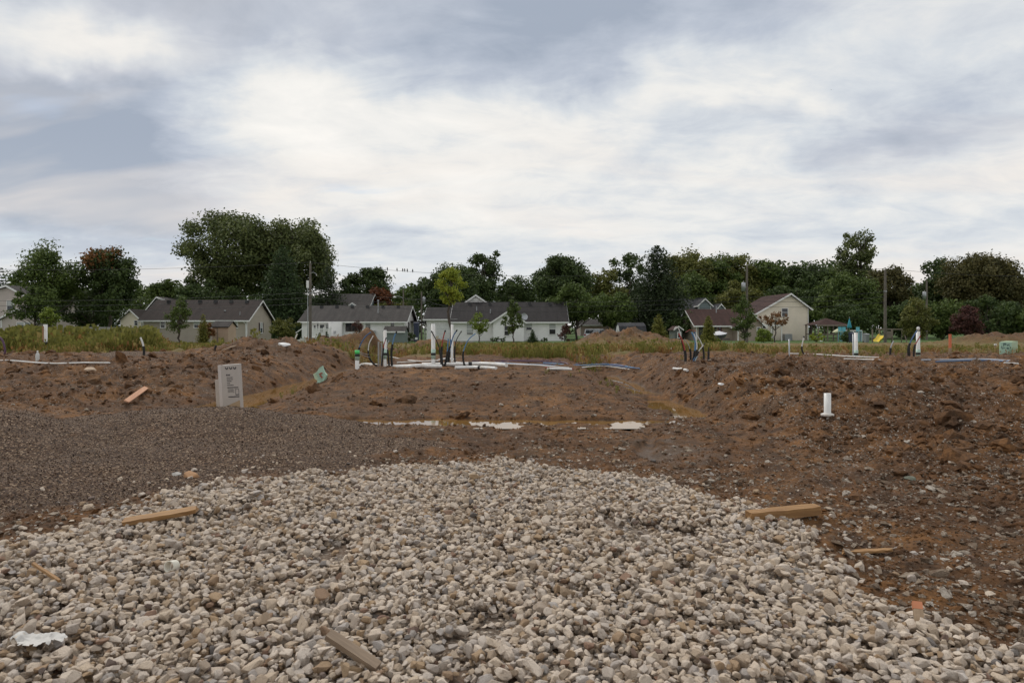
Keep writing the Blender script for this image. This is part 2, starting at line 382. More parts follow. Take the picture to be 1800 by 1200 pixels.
def rock_mesh(name, rng, npts, mat, soft=.0, pw=2.6):
    """angular stone of about unit radius: hull of points on a rounded block"""
    d = rng.normal(size=(npts, 3)); d /= np.linalg.norm(d, axis=1)[:, None]
    d /= (np.abs(d) ** pw).sum(1)[:, None] ** (1 / pw)
    d *= rng.uniform(.84, 1.06, (npts, 1))
    bm = bmesh.new()
    for p in d: bm.verts.new(p)
    r = bmesh.ops.convex_hull(bm, input=bm.verts)
    bmesh.ops.delete(bm, geom=[v for v in bm.verts if not v.link_faces], context='VERTS')
    if soft:
        bmesh.ops.bevel(bm, geom=list(bm.edges), offset=soft, segments=1, affect='EDGES', profile=.5)
    bmesh.ops.triangulate(bm, faces=bm.faces)
    me = bpy.data.meshes.new(name); bm.to_mesh(me); bm.free(); me.materials.append(mat); return me
def lump_mesh(name, rng, mat, sub=2, amp=.45):
    bm = bmesh.new(); bmesh.ops.create_icosphere(bm, subdivisions=sub, radius=1)
    o1, o2 = rng.uniform(0, 50, 2)
    for v in bm.verts:
        c = v.co; k = 1 + amp * float(perlin(c.x * 1.3 + o1 + c.z, c.y * 1.3 + o2 - c.z * .7, 2)) + amp * .7 * float(perlin(c.x * 3.1 + o2 + c.z * 2, c.y * 3.1 + o1 + c.z * 1.4, 6))
        v.co = c * k
    me = bpy.data.meshes.new(name); bm.to_mesh(me); bm.free(); me.materials.append(mat); return me

# ------------------------------------------------------------------ ground
def mud_color(nt, c):
    a = tnoise(nt, c, .55, 5, .6, .3); b = tnoise(nt, c, 3.1, 6, .65, .2); d = tnoise(nt, c, 22, 4, .6)
    k = ramp(nt, a, [(.30, (.103, .049, .020)), (.50, (.160, .076, .028)), (.68, (.235, .113, .038))])
    k = mix(nt, ramp(nt, b, [(.38, (1, 1, 1)), (.62, (0, 0, 0))]), k, (.066, .035, .017))
    gp = tnoise(nt, c, .9, 5, .65, .5)
    k = mix(nt, ramp(nt, gp, [(.53, (0, 0, 0)), (.70, (.6, .6, .6))]), k, (.098, .064, .040))
    k = mix(nt, .7, k, ramp(nt, d, [(.25, (.34, .33, .32)), (.75, (1.6, 1.55, 1.5))]), 'MULTIPLY')
    return k
def attr(nt, name):
    return node(nt, 'ShaderNodeAttribute', attribute_name=name).outputs['Fac']
def cells(nt, c, scale, stops):
    v = node(nt, 'ShaderNodeTexVoronoi'); v.inputs['Scale'].default_value = scale; lnk(nt, c, v.inputs['Vector'])
    s = node(nt, 'ShaderNodeSeparateColor'); lnk(nt, v.outputs['Color'], s.inputs[0])
    return ramp(nt, s.outputs[0], stops), v.outputs['Distance'], s.outputs[1]
PEAST = [(0, (0.026, 0.015, 0.010)), (.3, (0.063, 0.036, 0.021)), (.55, (0.105, 0.062, 0.038)), (.8, (0.160, 0.099, 0.059)), (.93, (0.251, 0.176, 0.115)), (1, (0.457, 0.341, 0.236))]
def ground_mat():
    m, nt, b = new_mat('earth'); c = coord(nt)
    mud = mud_color(nt, c)
    # grit pressed into the mud
    gcol, gd, grnd = cells(nt, c, 42, [(0, (.10, .08, .065)), (.5, (.20, .165, .135)), (.8, (.33, .29, .25)), (1, (.46, .43, .39))])
    gm = node(nt, 'ShaderNodeMath', operation='GREATER_THAN'); lnk(nt, grnd, gm.inputs[0])
    gthr = node(nt, 'ShaderNodeMath', operation='MULTIPLY_ADD'); lnk(nt, tnoise(nt, c, 1.3, 4, .6), gthr.inputs[0]); gthr.inputs[1].default_value = -1.1; gthr.inputs[2].default_value = 1.36
    lnk(nt, gthr.outputs[0], gm.inputs[1])
    near = node(nt, 'ShaderNodeMath', operation='LESS_THAN'); lnk(nt, gd, near.inputs[0]); near.inputs[1].default_value = .42
    gm2 = node(nt, 'ShaderNodeMath', operation='MULTIPLY'); lnk(nt, gm.outputs[0], gm2.inputs[0]); lnk(nt, near.outputs[0], gm2.inputs[1])
    gm3 = node(nt, 'ShaderNodeMath', operation='MULTIPLY'); lnk(nt, gm2.outputs[0], gm3.inputs[0]); lnk(nt, attr(nt, 'grit'), gm3.inputs[1])
    k = mix(nt, gm3.outputs[0], mud, gcol)
    pcol, pd, _ = cells(nt, c, 62, PEAST)
    pk = mix(nt, .5, pcol, ramp(nt, tnoise(nt, c, .9, 4, .6), [(.3, (.65, .62, .60)), (.7, (1.25, 1.22, 1.2))]), 'MULTIPLY')
    k = mix(nt, attr(nt, 'pea'), k, pk)
    # straw and dry weeds over the fallow strip, mown lawn beyond, tarmac far off
    st = ramp(nt, tnoise(nt, c, .8, 6, .7), [(.3, (.13, .075, .036)), (.5, (.17, .12, .045)), (.7, (.12, .12, .035))])
    k = mix(nt, attr(nt, 'fallow'), k, st)
    la = mix(nt, .5, ramp(nt, tnoise(nt, c, .35, 5, .65), [(.3, (.045, .085, .018)), (.7, (.075, .125, .028))]), ramp(nt, tnoise(nt, c, 9, 3), [(.3, (.6, .6, .6)), (.7, (1.3, 1.3, 1.3))]), 'MULTIPLY')
    k = mix(nt, attr(nt, 'lawn'), k, la)
    wet = attr(nt, 'wet')
    k = mix(nt, wet, k, (.085, .048, .022))
    lnk(nt, k, b.inputs['Base Color'])
    rr = node(nt, 'ShaderNodeMapRange'); lnk(nt, wet, rr.inputs[0]); rr.inputs[3].default_value = .88; rr.inputs[4].default_value = .35
    lnk(nt, rr.outputs[0], b.inputs['Roughness']); b.inputs['Specular IOR Level'].default_value = .3
    inv = node(nt, 'ShaderNodeMath', operation='MULTIPLY'); lnk(nt, pd, inv.inputs[0]); lnk(nt, attr(nt, 'pea'), inv.inputs[1])
    n1 = tbump(nt, tnoise(nt, c, 18, 7, .72), 1.0, .035)
    n2 = node(nt, 'ShaderNodeBump', invert=True); n2.inputs['Strength'].default_value = .9; n2.inputs['Distance'].default_value = .012
    lnk(nt, inv.outputs[0], n2.inputs['Height']); lnk(nt, n1, n2.inputs['Normal'])
    lnk(nt, n2.outputs[0], b.inputs['Normal'])
    return m
M_EARTH = ground_mat()
def build_ground():
    ys = np.concatenate([[-400, -120, -40, -12, -4, -1, .2], np.geomspace(.9, 150, 820), np.geomspace(165, 4000, 26)])
    nx = 560; u = np.linspace(-1, 1, nx); u = u * (.55 + .45 * np.abs(u))
    hw = np.where(ys < 150, np.maximum(1.0 * np.abs(ys), 0) + 4.5, 1.0 * ys + 4.5)
    Xg = hw[:, None] * u[None, :]; Yg = np.repeat(ys[:, None], nx, 1)
    zz = H(Xg.ravel(), Yg.ravel()).reshape(Xg.shape)
    V = np.stack([Xg, Yg, zz], -1).reshape(-1, 3)
    i = np.arange(len(ys) - 1)[:, None] * nx + np.arange(nx - 1)[None, :]
    F = np.stack([i, i + 1, i + nx + 1, i + nx], -1).reshape(-1, 4)
    x, y = V[:, 0], V[:, 1]
    pea = ss(.34, .52, pea_mask(x, y))
    lawn = ss(46, 49, y + 3 * fbm(x, y, .25, 2, .5, 70)) * np.clip(ss(9, 12, x) + ss(52, 56, y), 0, 1)
    fal = ss(27.5, 29, y + 1.5 * fbm(x, y, .4, 3, .5, 71)) * (1 - lawn)
    for cx, cy, rx, ry, a in HEAPS:
        if cy > 26: fal = fal * (1 - bump(x, y, cx, cy, rx * 1.1, ry * 1.1, 3))
    tr = trench(x, y); wet = np.clip(.7 * ss(.3, .8, tr) + .8 * bump(x, y, 2.15, 9.3, .45, 1.6) * ss(0, .5, fbm(x, y, 2, 3, .5, 72) + .2), 0, 1) * (1 - pea)
    grit = np.clip(.25 + .9 * ss(3.2, 5.2, x) + .4 * (1 - ss(-8, -6, x)) + .5 * ss(9.2, 8, y) + .35 * fbm(x, y, .5, 3, .5, 73), 0, 1) * (1 - fal)
    o = np_mesh('ground', V, F, M_EARTH, None, True, dict(pea=pea, lawn=lawn, fallow=fal, wet=wet, grit=grit))
    tag(o, 'bare brown mud and earth of the building site', None, None, 'structure')
build_ground()

# ------------------------------------------------------------------ puddles
def water_mat():
    m, nt, b = new_mat('muddy_water'); c = coord(nt)
    lnk(nt, ramp(nt, tnoise(nt, c, 1.2, 3), [(.3, (.17, .092, .030)), (.7, (.24, .135, .045))]), b.inputs['Base Color'])
    b.inputs['Roughness'].default_value = .03; b.inputs['IOR'].default_value = 1.33
    lnk(nt, tbump(nt, tnoise(nt, c, 5, 2), .04, .01), b.inputs['Normal'])
    return m
M_WATER = water_mat()
def puddle(label, x0, x1, y0, y1, z):
    nx = max(2, int((x1 - x0) / .5)); ny = max(2, int((y1 - y0) / .5)); mb = MB()
    vs = [(x0 + (x1 - x0) * i / nx, y0 + (y1 - y0) * j / ny, z) for j in range(ny + 1) for i in range(nx + 1)]
    mb.add(vs, [[j * (nx + 1) + i, j * (nx + 1) + i + 1, (j + 1) * (nx + 1) + i + 1, (j + 1) * (nx + 1) + i] for j in range(ny) for i in range(nx)])
    o = mb.build('puddle', M_WATER); tag(o, label, None, None, 'structure')
puddle('ochre muddy water lying in the trench left of the pad', -7.1, -4.4, 12.4, 27.6, .005)
puddle('thin muddy puddle along the front of the pad', -5.2, 2.9, 11.2, 12.5, -.006)
puddle('muddy puddle in the trench right of the pad', 2.7, 4.1, 12.5, 24.3, -.03)

# ------------------------------------------------------------------ crushed stone drive
def stone_mat(name, stops, dirt=(.16, .095, .052), dirt_at=.63):
    m, nt, b = new_mat(name); c = coord(nt)
    oi = node(nt, 'ShaderNodeObjectInfo'); k = ramp(nt, oi.outputs['Random'], stops)
    off = node(nt, 'ShaderNodeVectorMath', operation='ADD'); lnk(nt, c, off.inputs[0])
    sc = node(nt, 'ShaderNodeMath', operation='MULTIPLY'); lnk(nt, oi.outputs['Random'], sc.inputs[0]); sc.inputs[1].default_value = 97.0
    lnk(nt, sc.outputs[0], off.inputs[1])
    n = tnoise(nt, off.outputs[0], 1.6, 5, .65); n2 = tnoise(nt, off.outputs[0], 7, 4, .6)
    k = mix(nt, .7, k, ramp(nt, n2, [(.25, (.72, .70, .68)), (.75, (1.2, 1.2, 1.2))]), 'MULTIPLY')
    k = mix(nt, ramp(nt, n, [(dirt_at - .08, (0, 0, 0)), (dirt_at + .14, (.85, .85, .85))]), k, dirt)
    lnk(nt, k, b.inputs['Base Color']); b.inputs['Roughness'].default_value = .9; b.inputs['Specular IOR Level'].default_value = .25
    lnk(nt, tbump(nt, n2, .5, .12), b.inputs['Normal'])
    return m
LIME = [(0, (0.449, 0.348, 0.256)), (.10, (0.585, 0.470, 0.354)), (.25, (0.687, 0.571, 0.452)), (.42, (0.563, 0.489, 0.423)), (.58, (0.749, 0.635, 0.522)), (.70, (0.624, 0.511, 0.401)),
        (.80, (0.460, 0.418, 0.389)), (.875, (0.449, 0.318, 0.197)), (.93, (0.374, 0.259, 0.167)), (.955, (0.290, 0.180, 0.129)), (.97, (0.162, 0.148, 0.139)), (1, (0.723, 0.647, 0.581))]
M_STONE = stone_mat('limestone', LIME)
M_SOILSTONE = stone_mat('muddy_stone', [(0, (.15, .105, .07)), (.35, (.27, .21, .155)), (.6, (.38, .315, .245)), (.85, (.47, .41, .34)), (1, (.60, .55, .48))], (.12, .072, .042), .50)
def clod_mat():
    m, nt, b = new_mat('mud_clod'); g = node(nt, 'ShaderNodeNewGeometry')
    lnk(nt, mud_color(nt, g.outputs['Position']), b.inputs['Base Color']); b.inputs['Roughness'].default_value = .88; b.inputs['Specular IOR Level'].default_value = .3
    lnk(nt, tbump(nt, tnoise(nt, g.outputs['Position'], 30, 5, .7), .8, .02), b.inputs['Normal']); return m
M_CLOD = clod_mat()
_r = np.random.default_rng(21)
STONES = [rock_mesh('stone_shape', _r, int(_r.integers(11, 19)), M_STONE, .06, _r.uniform(2.2, 4.2)) for i in range(28)]
SOILST = [rock_mesh('small_stone_shape', _r, int(_r.integers(9, 14)), M_SOILSTONE, 0, _r.uniform(2.0, 3.2)) for i in range(14)]
CLODS = [lump_mesh('clod_shape', _r, M_CLOD, 2, .55) for i in range(12)]

def build_drive():
    res = .011; x0, x1, y0, y1 = -5.6, 3.6, 2.3, 9.2
    nx = int((x1 - x0) / res); ny = int((y1 - y0) / res)
    gx = x0 + (np.arange(nx) + .5) * res; gy = y0 + (np.arange(ny) + .5) * res
    XX, YY = np.meshgrid(gx, gy); base = H(XX.ravel(), YY.ravel()).reshape(XX.shape); hm = base - .012
    rng = np.random.default_rng(5); n = 170000
    cx = rng.uniform(x0 + .1, x1 - .1, n); cy = rng.uniform(y0 + .1, y1 - .1, n)
    gm = gravel_mask(cx, cy)
    bare = fbm(cx, cy, .9, 4, .6, 80)              # places where mud has come up through the stone
    prob = ss(-.28, .16, gm) ** 1.6; prob = prob * (1 - .85 * ss(.62, .82, bare)); keep = rng.uniform(0, 1, n) < np.maximum(prob, .018 * ss(-1.6, -.2, gm))
    cx, cy, gm, bare = cx[keep], cy[keep], gm[keep], bare[keep]
    out = []
    cap = .060 * ss(-.1, .5, gm) * (1 - .5 * ss(.55, .8, bare)) + .014
    for i in range(len(cx)):
        s = .0160 * math.exp(.34 * rng.normal()); s = min(max(s, .008), .036)
        a, b, c = s * rng.uniform(1.05, 1.5), s * rng.uniform(.85, 1.1), s * rng.uniform(.62, .9)
        yaw = rng.uniform(0, 6.283); r = .5 * (a + b); w = max(1, int(r / res + .5))
        ix = int((cx[i] - x0) / res); iy = int((cy[i] - y0) / res)
        if ix - w < 0 or iy - w < 0 or ix + w >= nx or iy + w >= ny: continue
        sl = (slice(iy - w, iy + w + 1), slice(ix - w, ix + w + 1)); h = hm[sl]
        if h[w, w] - base[iy, ix] > cap[i]: continue
        dx = gx[sl[1]] - cx[i]; dy = gy[sl[0]] - cy[i]
        DX, DY = np.meshgrid(dx, dy); ca, sa = math.cos(yaw), math.sin(yaw)
        rho = ((DX * ca + DY * sa) / a) ** 2 + ((-DX * sa + DY * ca) / b) ** 2; k = rho < 1
        if not k.any(): continue
        dome = c * np.sqrt(1 - rho[k]); con = h[k] + dome
        z = .62 * con.max() + .38 * con.mean()
        h[k] = np.maximum(h[k], z + dome * .9)
        t = .28
        if rng.uniform() < .15: t = .8
        out.append((cx[i], cy[i], z, rng.normal() * t, rng.normal() * t, yaw, a * 1.04, b * 1.04, c * 1.06))
    o = np.array(out); idx = rng.integers(0, len(STONES), len(o))
    # the bed under the stones is the thing; its 300 largest-looking stones are pieces of their own
    px = 900 + o[:, 0] / o[:, 1] * FPX; py = HPY + (CAMZ - o[:, 2]) / o[:, 1] * FPX
    inview = (px > 5) & (px < 1795) & (py < 1196); top = np.ones(len(o), bool)
    size = np.where(inview, (o[:, 6] + o[:, 7]) / o[:, 1], 0)
    # prefer stones lying on top of the bed
    ixs = ((o[:, 0] - x0) / res).astype(int); iys = ((o[:, 1] - y0) / res).astype(int)
    size = size * np.where(o[:, 2] + .5 * o[:, 8] > hm[iys, ixs] - .012, 1, .3)
    big = np.argsort(-size)[:300]; rest = np.setdiff1d(np.arange(len(o)), big)
    bx = np.linspace(-5.2, 3.0, 83); by = np.linspace(.6, 8.9, 84); BX, BY = np.meshgrid(bx, by)
    sd = gravel_mask(BX.ravel(), BY.ravel()); bz = H(BX.ravel(), BY.ravel()) + np.where(sd > .12, .006, -.05)
    i = np.arange(83)[:, None] * 83 + np.arange(82)[None, :]
    F = np.stack([i, i + 1, i + 84, i + 83], -1).reshape(-1, 4)
    bed = np_mesh('gravel_drive', np.stack([BX.ravel(), BY.ravel(), bz], -1), F, M_BED, None, True)
    tag(bed, 'drive of pale crushed limestone in the foreground', None, None, 'structure')
    for j in big:
        s = bpy.data.objects.new('stone', STONES[idx[j]]); s.location = o[j, :3]; s.rotation_euler = o[j, 3:6]; s.scale = o[j, 6:9]; link(s, bed)
    ls = scatter('loose_stones', STONES, o[rest, :3], o[rest, 3:6], o[rest, 6:9], idx[rest], bed); ls['kind'] = 'stuff'
    print('stones', len(o))
    return hm, (x0, y0, res)
def bed_mat():
    m, nt, b = new_mat('stone_dust'); c = coord(nt)
    k, d, _ = cells(nt, c, 70, [(0, (.07, .05, .035)), (.5, (.14, .10, .07)), (.85, (.24, .2, .16)), (1, (.36, .32, .27))])
    k = mix(nt, ramp(nt, tnoise(nt, c, 1.5, 5, .6), [(.4, (0, 0, 0)), (.65, (1, 1, 1))]), k, (.12, .072, .042))
    lnk(nt, k, b.inputs['Base Color']); b.inputs['Roughness'].default_value = .95
    lnk(nt, tbump(nt, tnoise(nt, c, 40, 4), .7, .02), b.inputs['Normal']); return m
M_BED = bed_mat()
DRIVE_HM, DRIVE_G = build_drive()
def drive_top(x, y):
    x0, y0, r = DRIVE_G; i, j = int((y - y0) / r), int((x - x0) / r)
    return float(DRIVE_HM[i, j]) if 0 <= i < DRIVE_HM.shape[0] and 0 <= j < DRIVE_HM.shape[1] else H1(x, y)

# ------------------------------------------------------------------ loose stones, clods and pebbles over the site
def spread(n, x0, x1, y0, y1, dens, rng):
    """points denser near the viewer (equal screen area), kept by dens(x, y)"""
    v = rng.uniform(1 / y1, 1 / y0, n); y = 1 / v; hw = np.minimum(np.maximum(.82 * y + 1.0, 2), 60)
    x = rng.uniform(-1, 1, n) * hw
    k = (x > x0) & (x < x1) & (rng.uniform(0, 1, n) < dens(x, y)); return x[k], y[k]
def clear(x, y): return (1 - ss(-.35, -.05, gravel_mask(x, y))) * (1 - ss(.30, .45, pea_mask(x, y))) * (1 - ss(.1, .3, trench(x, y)))
def build_spread():
    rng = np.random.default_rng(9)
    def rough(x, y):
        return np.clip(ss(3.2, 5.0, x) * ss(4.0, 6.5, y) * (1 - ss(17, 20, y)) + .6 * (1 - ss(-8.4, -6.6, x)) * ss(11.5, 13.5, y) * (1 - ss(26, 32, y)), 0, 1)
    # small stones lying in the mud
    def ds(x, y):
        patch = ss(-.05, .35, fbm(x, y, .8, 4, .6, 90))
        centre = (1 - ss(3.0, 4.5, x)) * ss(-6, -4, x) * (.03 + .34 * patch * ss(20, 14, y) + .14 * ss(9.8, 8.3, y))
        return clear(x, y) * np.clip(rough(x, y) * (.20 + .8 * patch) + centre + .10 * ss(2.1, 3.0, x) * ss(8.5, 3.5, y), 0, 1) * (1 - .72 * ss(2.2, 3.2, x) * ss(6.4, 4.6, y))
    x, y = spread(150000, -30, 22, 3.0, 30, ds, rng); n = len(x)
    s = .011 * np.exp(.55 * rng.normal(size=n)) * (1 + .25 * (y > 9)); s = np.clip(s, .006, .055)
    sc = np.stack([s * rng.uniform(1, 1.5, n), s * rng.uniform(.8, 1.1, n), s * rng.uniform(.5, .85, n)], -1)
    z = H(x, y) + sc[:, 2] * .35
    o = scatter('scattered_stones', SOILST, np.stack([x, y, z], -1), np.stack([rng.normal(size=n) * .3, rng.normal(size=n) * .3, rng.uniform(0, 6.28, n)], -1), sc, rng.integers(0, len(SOILST), n))
    tag(o, 'small pale stones strewn over the churned mud', 'stones', None, 'stuff')
    # clods
    def dc(x, y):
        heap = 0
        for cx, cy, rx, ry, a in HEAPS: heap = np.maximum(heap, bump(x, y, cx, cy, rx * 1.15, ry * 1.15))
        pt = ss(.0, .45, fbm(x, y, .7, 4, .6, 95))
        return clear(x, y) * np.clip(rough(x, y) * (.12 + .6 * pt) + .6 * heap + .03 * ss(11, 13, y), 0, 1) * (1 - ss(48, 50, y))
    x, y = spread(60000, -34, 38, 3.6, 50, dc, rng); n = len(x)
    s = .017 * np.exp(.75 * rng.normal(size=n)) * np.clip(.6 + y / 16, .7, 2.4); s = np.clip(s, .008, .17)
    sc = np.stack([s * rng.uniform(1, 1.6, n), s * rng.uniform(.8, 1.2, n), s * rng.uniform(.5, .85, n)], -1)
    z = H(x, y) - sc[:, 2] * .12
    o = scatter('mud_clods', CLODS, np.stack([x, y, z], -1), np.stack([rng.normal(size=n) * .4, rng.normal(size=n) * .4, rng.uniform(0, 6.28, n)], -1), sc, rng.integers(0, len(CLODS), n))
    tag(o, 'broken clods of brown earth turned up by diggers', 'earth clods', None, 'stuff')
    # crumbs of earth everywhere on the bare ground
    def df(x, y): return clear(x, y) * (1 - ss(26, 29, y)) * np.clip(.30 + .7 * ss(-.15, .35, fbm(x, y, 1.1, 4, .6, 97)), 0, 1)
    x, y = spread(120000, -30, 30, 3.4, 30, df, rng); n = len(x)
    s = .0075 * np.exp(.6 * rng.normal(size=n)) * np.clip(.4 + y / 10, .8, 2.6); s = np.clip(s, .004, .05)
    sc = np.stack([s * rng.uniform(1, 1.6, n), s * rng.uniform(.8, 1.2, n), s * rng.uniform(.5, .9, n)], -1)
    cr = [lump_mesh('crumb_shape', rng, M_CLOD, 1, .5) for i in range(6)]
    o = scatter('earth_crumbs', cr, np.stack([x, y, H(x, y) - s * .1], -1), rng.normal(size=(n, 3)) * np.array([.4, .4, 3]), sc, rng.integers(0, 6, n)); tag(o, 'fine crumbs of brown earth over the bare site', 'earth crumbs', None, 'stuff')
    # pea gravel grains
    def dp(x, y): return ss(.30, .50, pea_mask(x, y)) * (1 - ss(-.2, .05, gravel_mask(x, y)))
    x, y = spread(110000, -30, 8, 5.0, 28, dp, rng); n = len(x)
    s = .0062 * np.exp(.3 * rng.normal(size=n)) * np.clip(y / 8, 1, 2); sc = np.stack([s * 1.3, s, s * .8], -1)
    z = H(x, y) + s * .3
    pm = [rock_mesh('pebble_shape', rng, 8, M_PEB, 0, 2.2) for i in range(6)]
    o = scatter('pea_gravel', pm, np.stack([x, y, z], -1), rng.uniform(0, 6.28, (n, 3)), sc, rng.integers(0, 6, n))
    tag(o, 'heap of dark brown pea gravel left of the drive', 'gravel', None, 'stuff')
M_PEB = stone_mat('pebble', PEAST, (.09, .06, .045), .62)
build_spread()

# ------------------------------------------------------------------ houses
def siding(name, col, step=.115, vertical=False):
    if name in MATS: return MATS[name]
    m, nt, b = new_mat(name); c = coord(nt); s = node(nt, 'ShaderNodeSeparateXYZ'); lnk(nt, c, s.inputs[0])
    d = node(nt, 'ShaderNodeMath', operation='DIVIDE'); d.inputs[1].default_value = step
    if vertical:
        ad = node(nt, 'ShaderNodeMath', operation='ADD'); lnk(nt, s.outputs[0], ad.inputs[0]); lnk(nt, s.outputs[1], ad.inputs[1]); lnk(nt, ad.outputs[0], d.inputs[0])
    else: lnk(nt, s.outputs[2], d.inputs[0])
    f = node(nt, 'ShaderNodeMath', operation='FRACT'); lnk(nt, d.outputs[0], f.inputs[0])
    n = tnoise(nt, c, .8, 5, .6)
    k = ramp(nt, n, [(.3, tuple(v * .9 for v in col)), (.7, tuple(v * 1.06 for v in col))])
    k = mix(nt, ramp(nt, f.outputs[0], [(.0, (.55, .55, .55)), (.12, (0, 0, 0))]), k, tuple(v * .55 for v in col))
    lnk(nt, k, b.inputs['Base Color']); b.inputs['Roughness'].default_value = .65
    lnk(nt, tbump(nt, f.outputs[0], .4, .015), b.inputs['Normal'])
    MATS[name] = m; return m
def shingles(name, col):
    if name in MATS: return MATS[name]
    m, nt, b = new_mat(name); c = coord(nt)
    br = node(nt, 'ShaderNodeTexBrick'); lnk(nt, c, br.inputs['Vector']); br.inputs['Scale'].default_value = 1.0
    br.inputs['Brick Width'].default_value = .3; br.inputs['Row Height'].default_value = .12; br.inputs['Mortar Size'].default_value = .006
    br.inputs['Color1'].default_value = (*[v * .85 for v in col], 1); br.inputs['Color2'].default_value = (*[v * 1.15 for v in col], 1); br.inputs['Mortar'].default_value = (*[v * .5 for v in col], 1)
    mp = node(nt, 'ShaderNodeMapping'); mp.inputs['Scale'].default_value = (2.5, .35, .35); lnk(nt, c, mp.inputs[0])
    st = tnoise(nt, mp.outputs[0], .9, 5, .65, .3)        # weather streaks running down the slope
    k = mix(nt, .8, br.outputs['Color'], ramp(nt, st, [(.3, (.62, .60, .6)), (.7, (1.35, 1.32, 1.3))]), 'MULTIPLY')
    lnk(nt, k, b.inputs['Base Color']); b.inputs['Roughness'].default_value = .9; b.inputs['Specular IOR Level'].default_value = .25
    lnk(nt, tbump(nt, tnoise(nt, c, 14, 4), .5, .02), b.inputs['Normal'])
    MATS[name] = m; return m
M_TRIM = plain('white_trim', (.74, .73, .71), .5, .06)
M_GLASS, _nt, _b = new_mat('window_glass'); _b.inputs['Base Color'].default_value = (.02, .024, .028, 1); _b.inputs['Roughness'].default_value = .06; _b.inputs['Specular IOR Level'].default_value = .6
lnk(_nt, tbump(_nt, tnoise(_nt, coord(_nt), 1.3, 2), .06, .05), _b.inputs['Normal'])
M_BLIND = plain('window_blind', (.42, .43, .42), .6, .1, 12)
M_DARK = plain('dark_paint_and_shade', (.03, .03, .032), .6)  # also colours the painted shade of the carport
M_SHUT = plain('dark_shutter', (.05, .03, .03), .6)
M_METAL = plain('grey_metal', (.36, .37, .38), .45, .12, 5, 0, .6)
M_CONC = plain('concrete', (.38, .36, .33), .9, .15, 2, .3)
M_WOOD = plain('weathered_wood', (.20, .165, .13), .85, .25, 5, .4)

def add_window(parent, c, w, h, face='front', blind=.45, fr=.07, split=True, shutters=False, framemat=None):
    """window centred at c on a wall; face front = -Y wall, right = +X wall, left = -X wall"""
    M = Matrix.Identity(3)
    if face == 'right': M = Matrix.Rotation(R(90), 3, 'Z')
    if face == 'left': M = Matrix.Rotation(R(-90), 3, 'Z')
    def t(mb):
        mb.v = [tuple(M @ Vector(v) + Vector(c)) for v in mb.v]; return mb
    f = MB(); d = .07
    f.b2((-w / 2 - fr, -d, h / 2), (w / 2 + fr, 0, h / 2 + fr)); f.b2((-w / 2 - fr, -d - .02, -h / 2 - fr), (w / 2 + fr, 0, -h / 2))
    f.b2((-w / 2 - fr, -d, -h / 2), (-w / 2, 0, h / 2)); f.b2((w / 2, -d, -h / 2), (w / 2 + fr, 0, h / 2))
    if split: f.b2((-w / 2, -d + .015, -.025), (w / 2, -.01, .025))
    o = t(f).build('window', framemat or M_TRIM, parent)
    if split:
        t(MB().b2((-w / 2, -.035, .025), (w / 2, -.012, h / 2))).build('pane', M_GLASS, o); t(MB().b2((-w / 2, -.025, -h / 2), (w / 2, -.008, -.025))).build('pane', M_GLASS, o)
    else: t(MB().b2((-w / 2, -.035, -h / 2), (w / 2, -.012, h / 2))).build('pane', M_GLASS, o)
    if blind: t(MB().b2((-w / 2 + .02, -.040, h / 2 - h * blind), (w / 2 - .02, -.0365, h / 2 - .01))).build('blind', M_BLIND, o)
    if shutters:
        for sgn in (-1, 1):
            t(MB().b2((sgn * (w / 2 + fr + .17) - .15, -.05, -h / 2), (sgn * (w / 2 + fr + .17) + .15, 0, h / 2))).build('shutter', M_SHUT, parent)
    return o
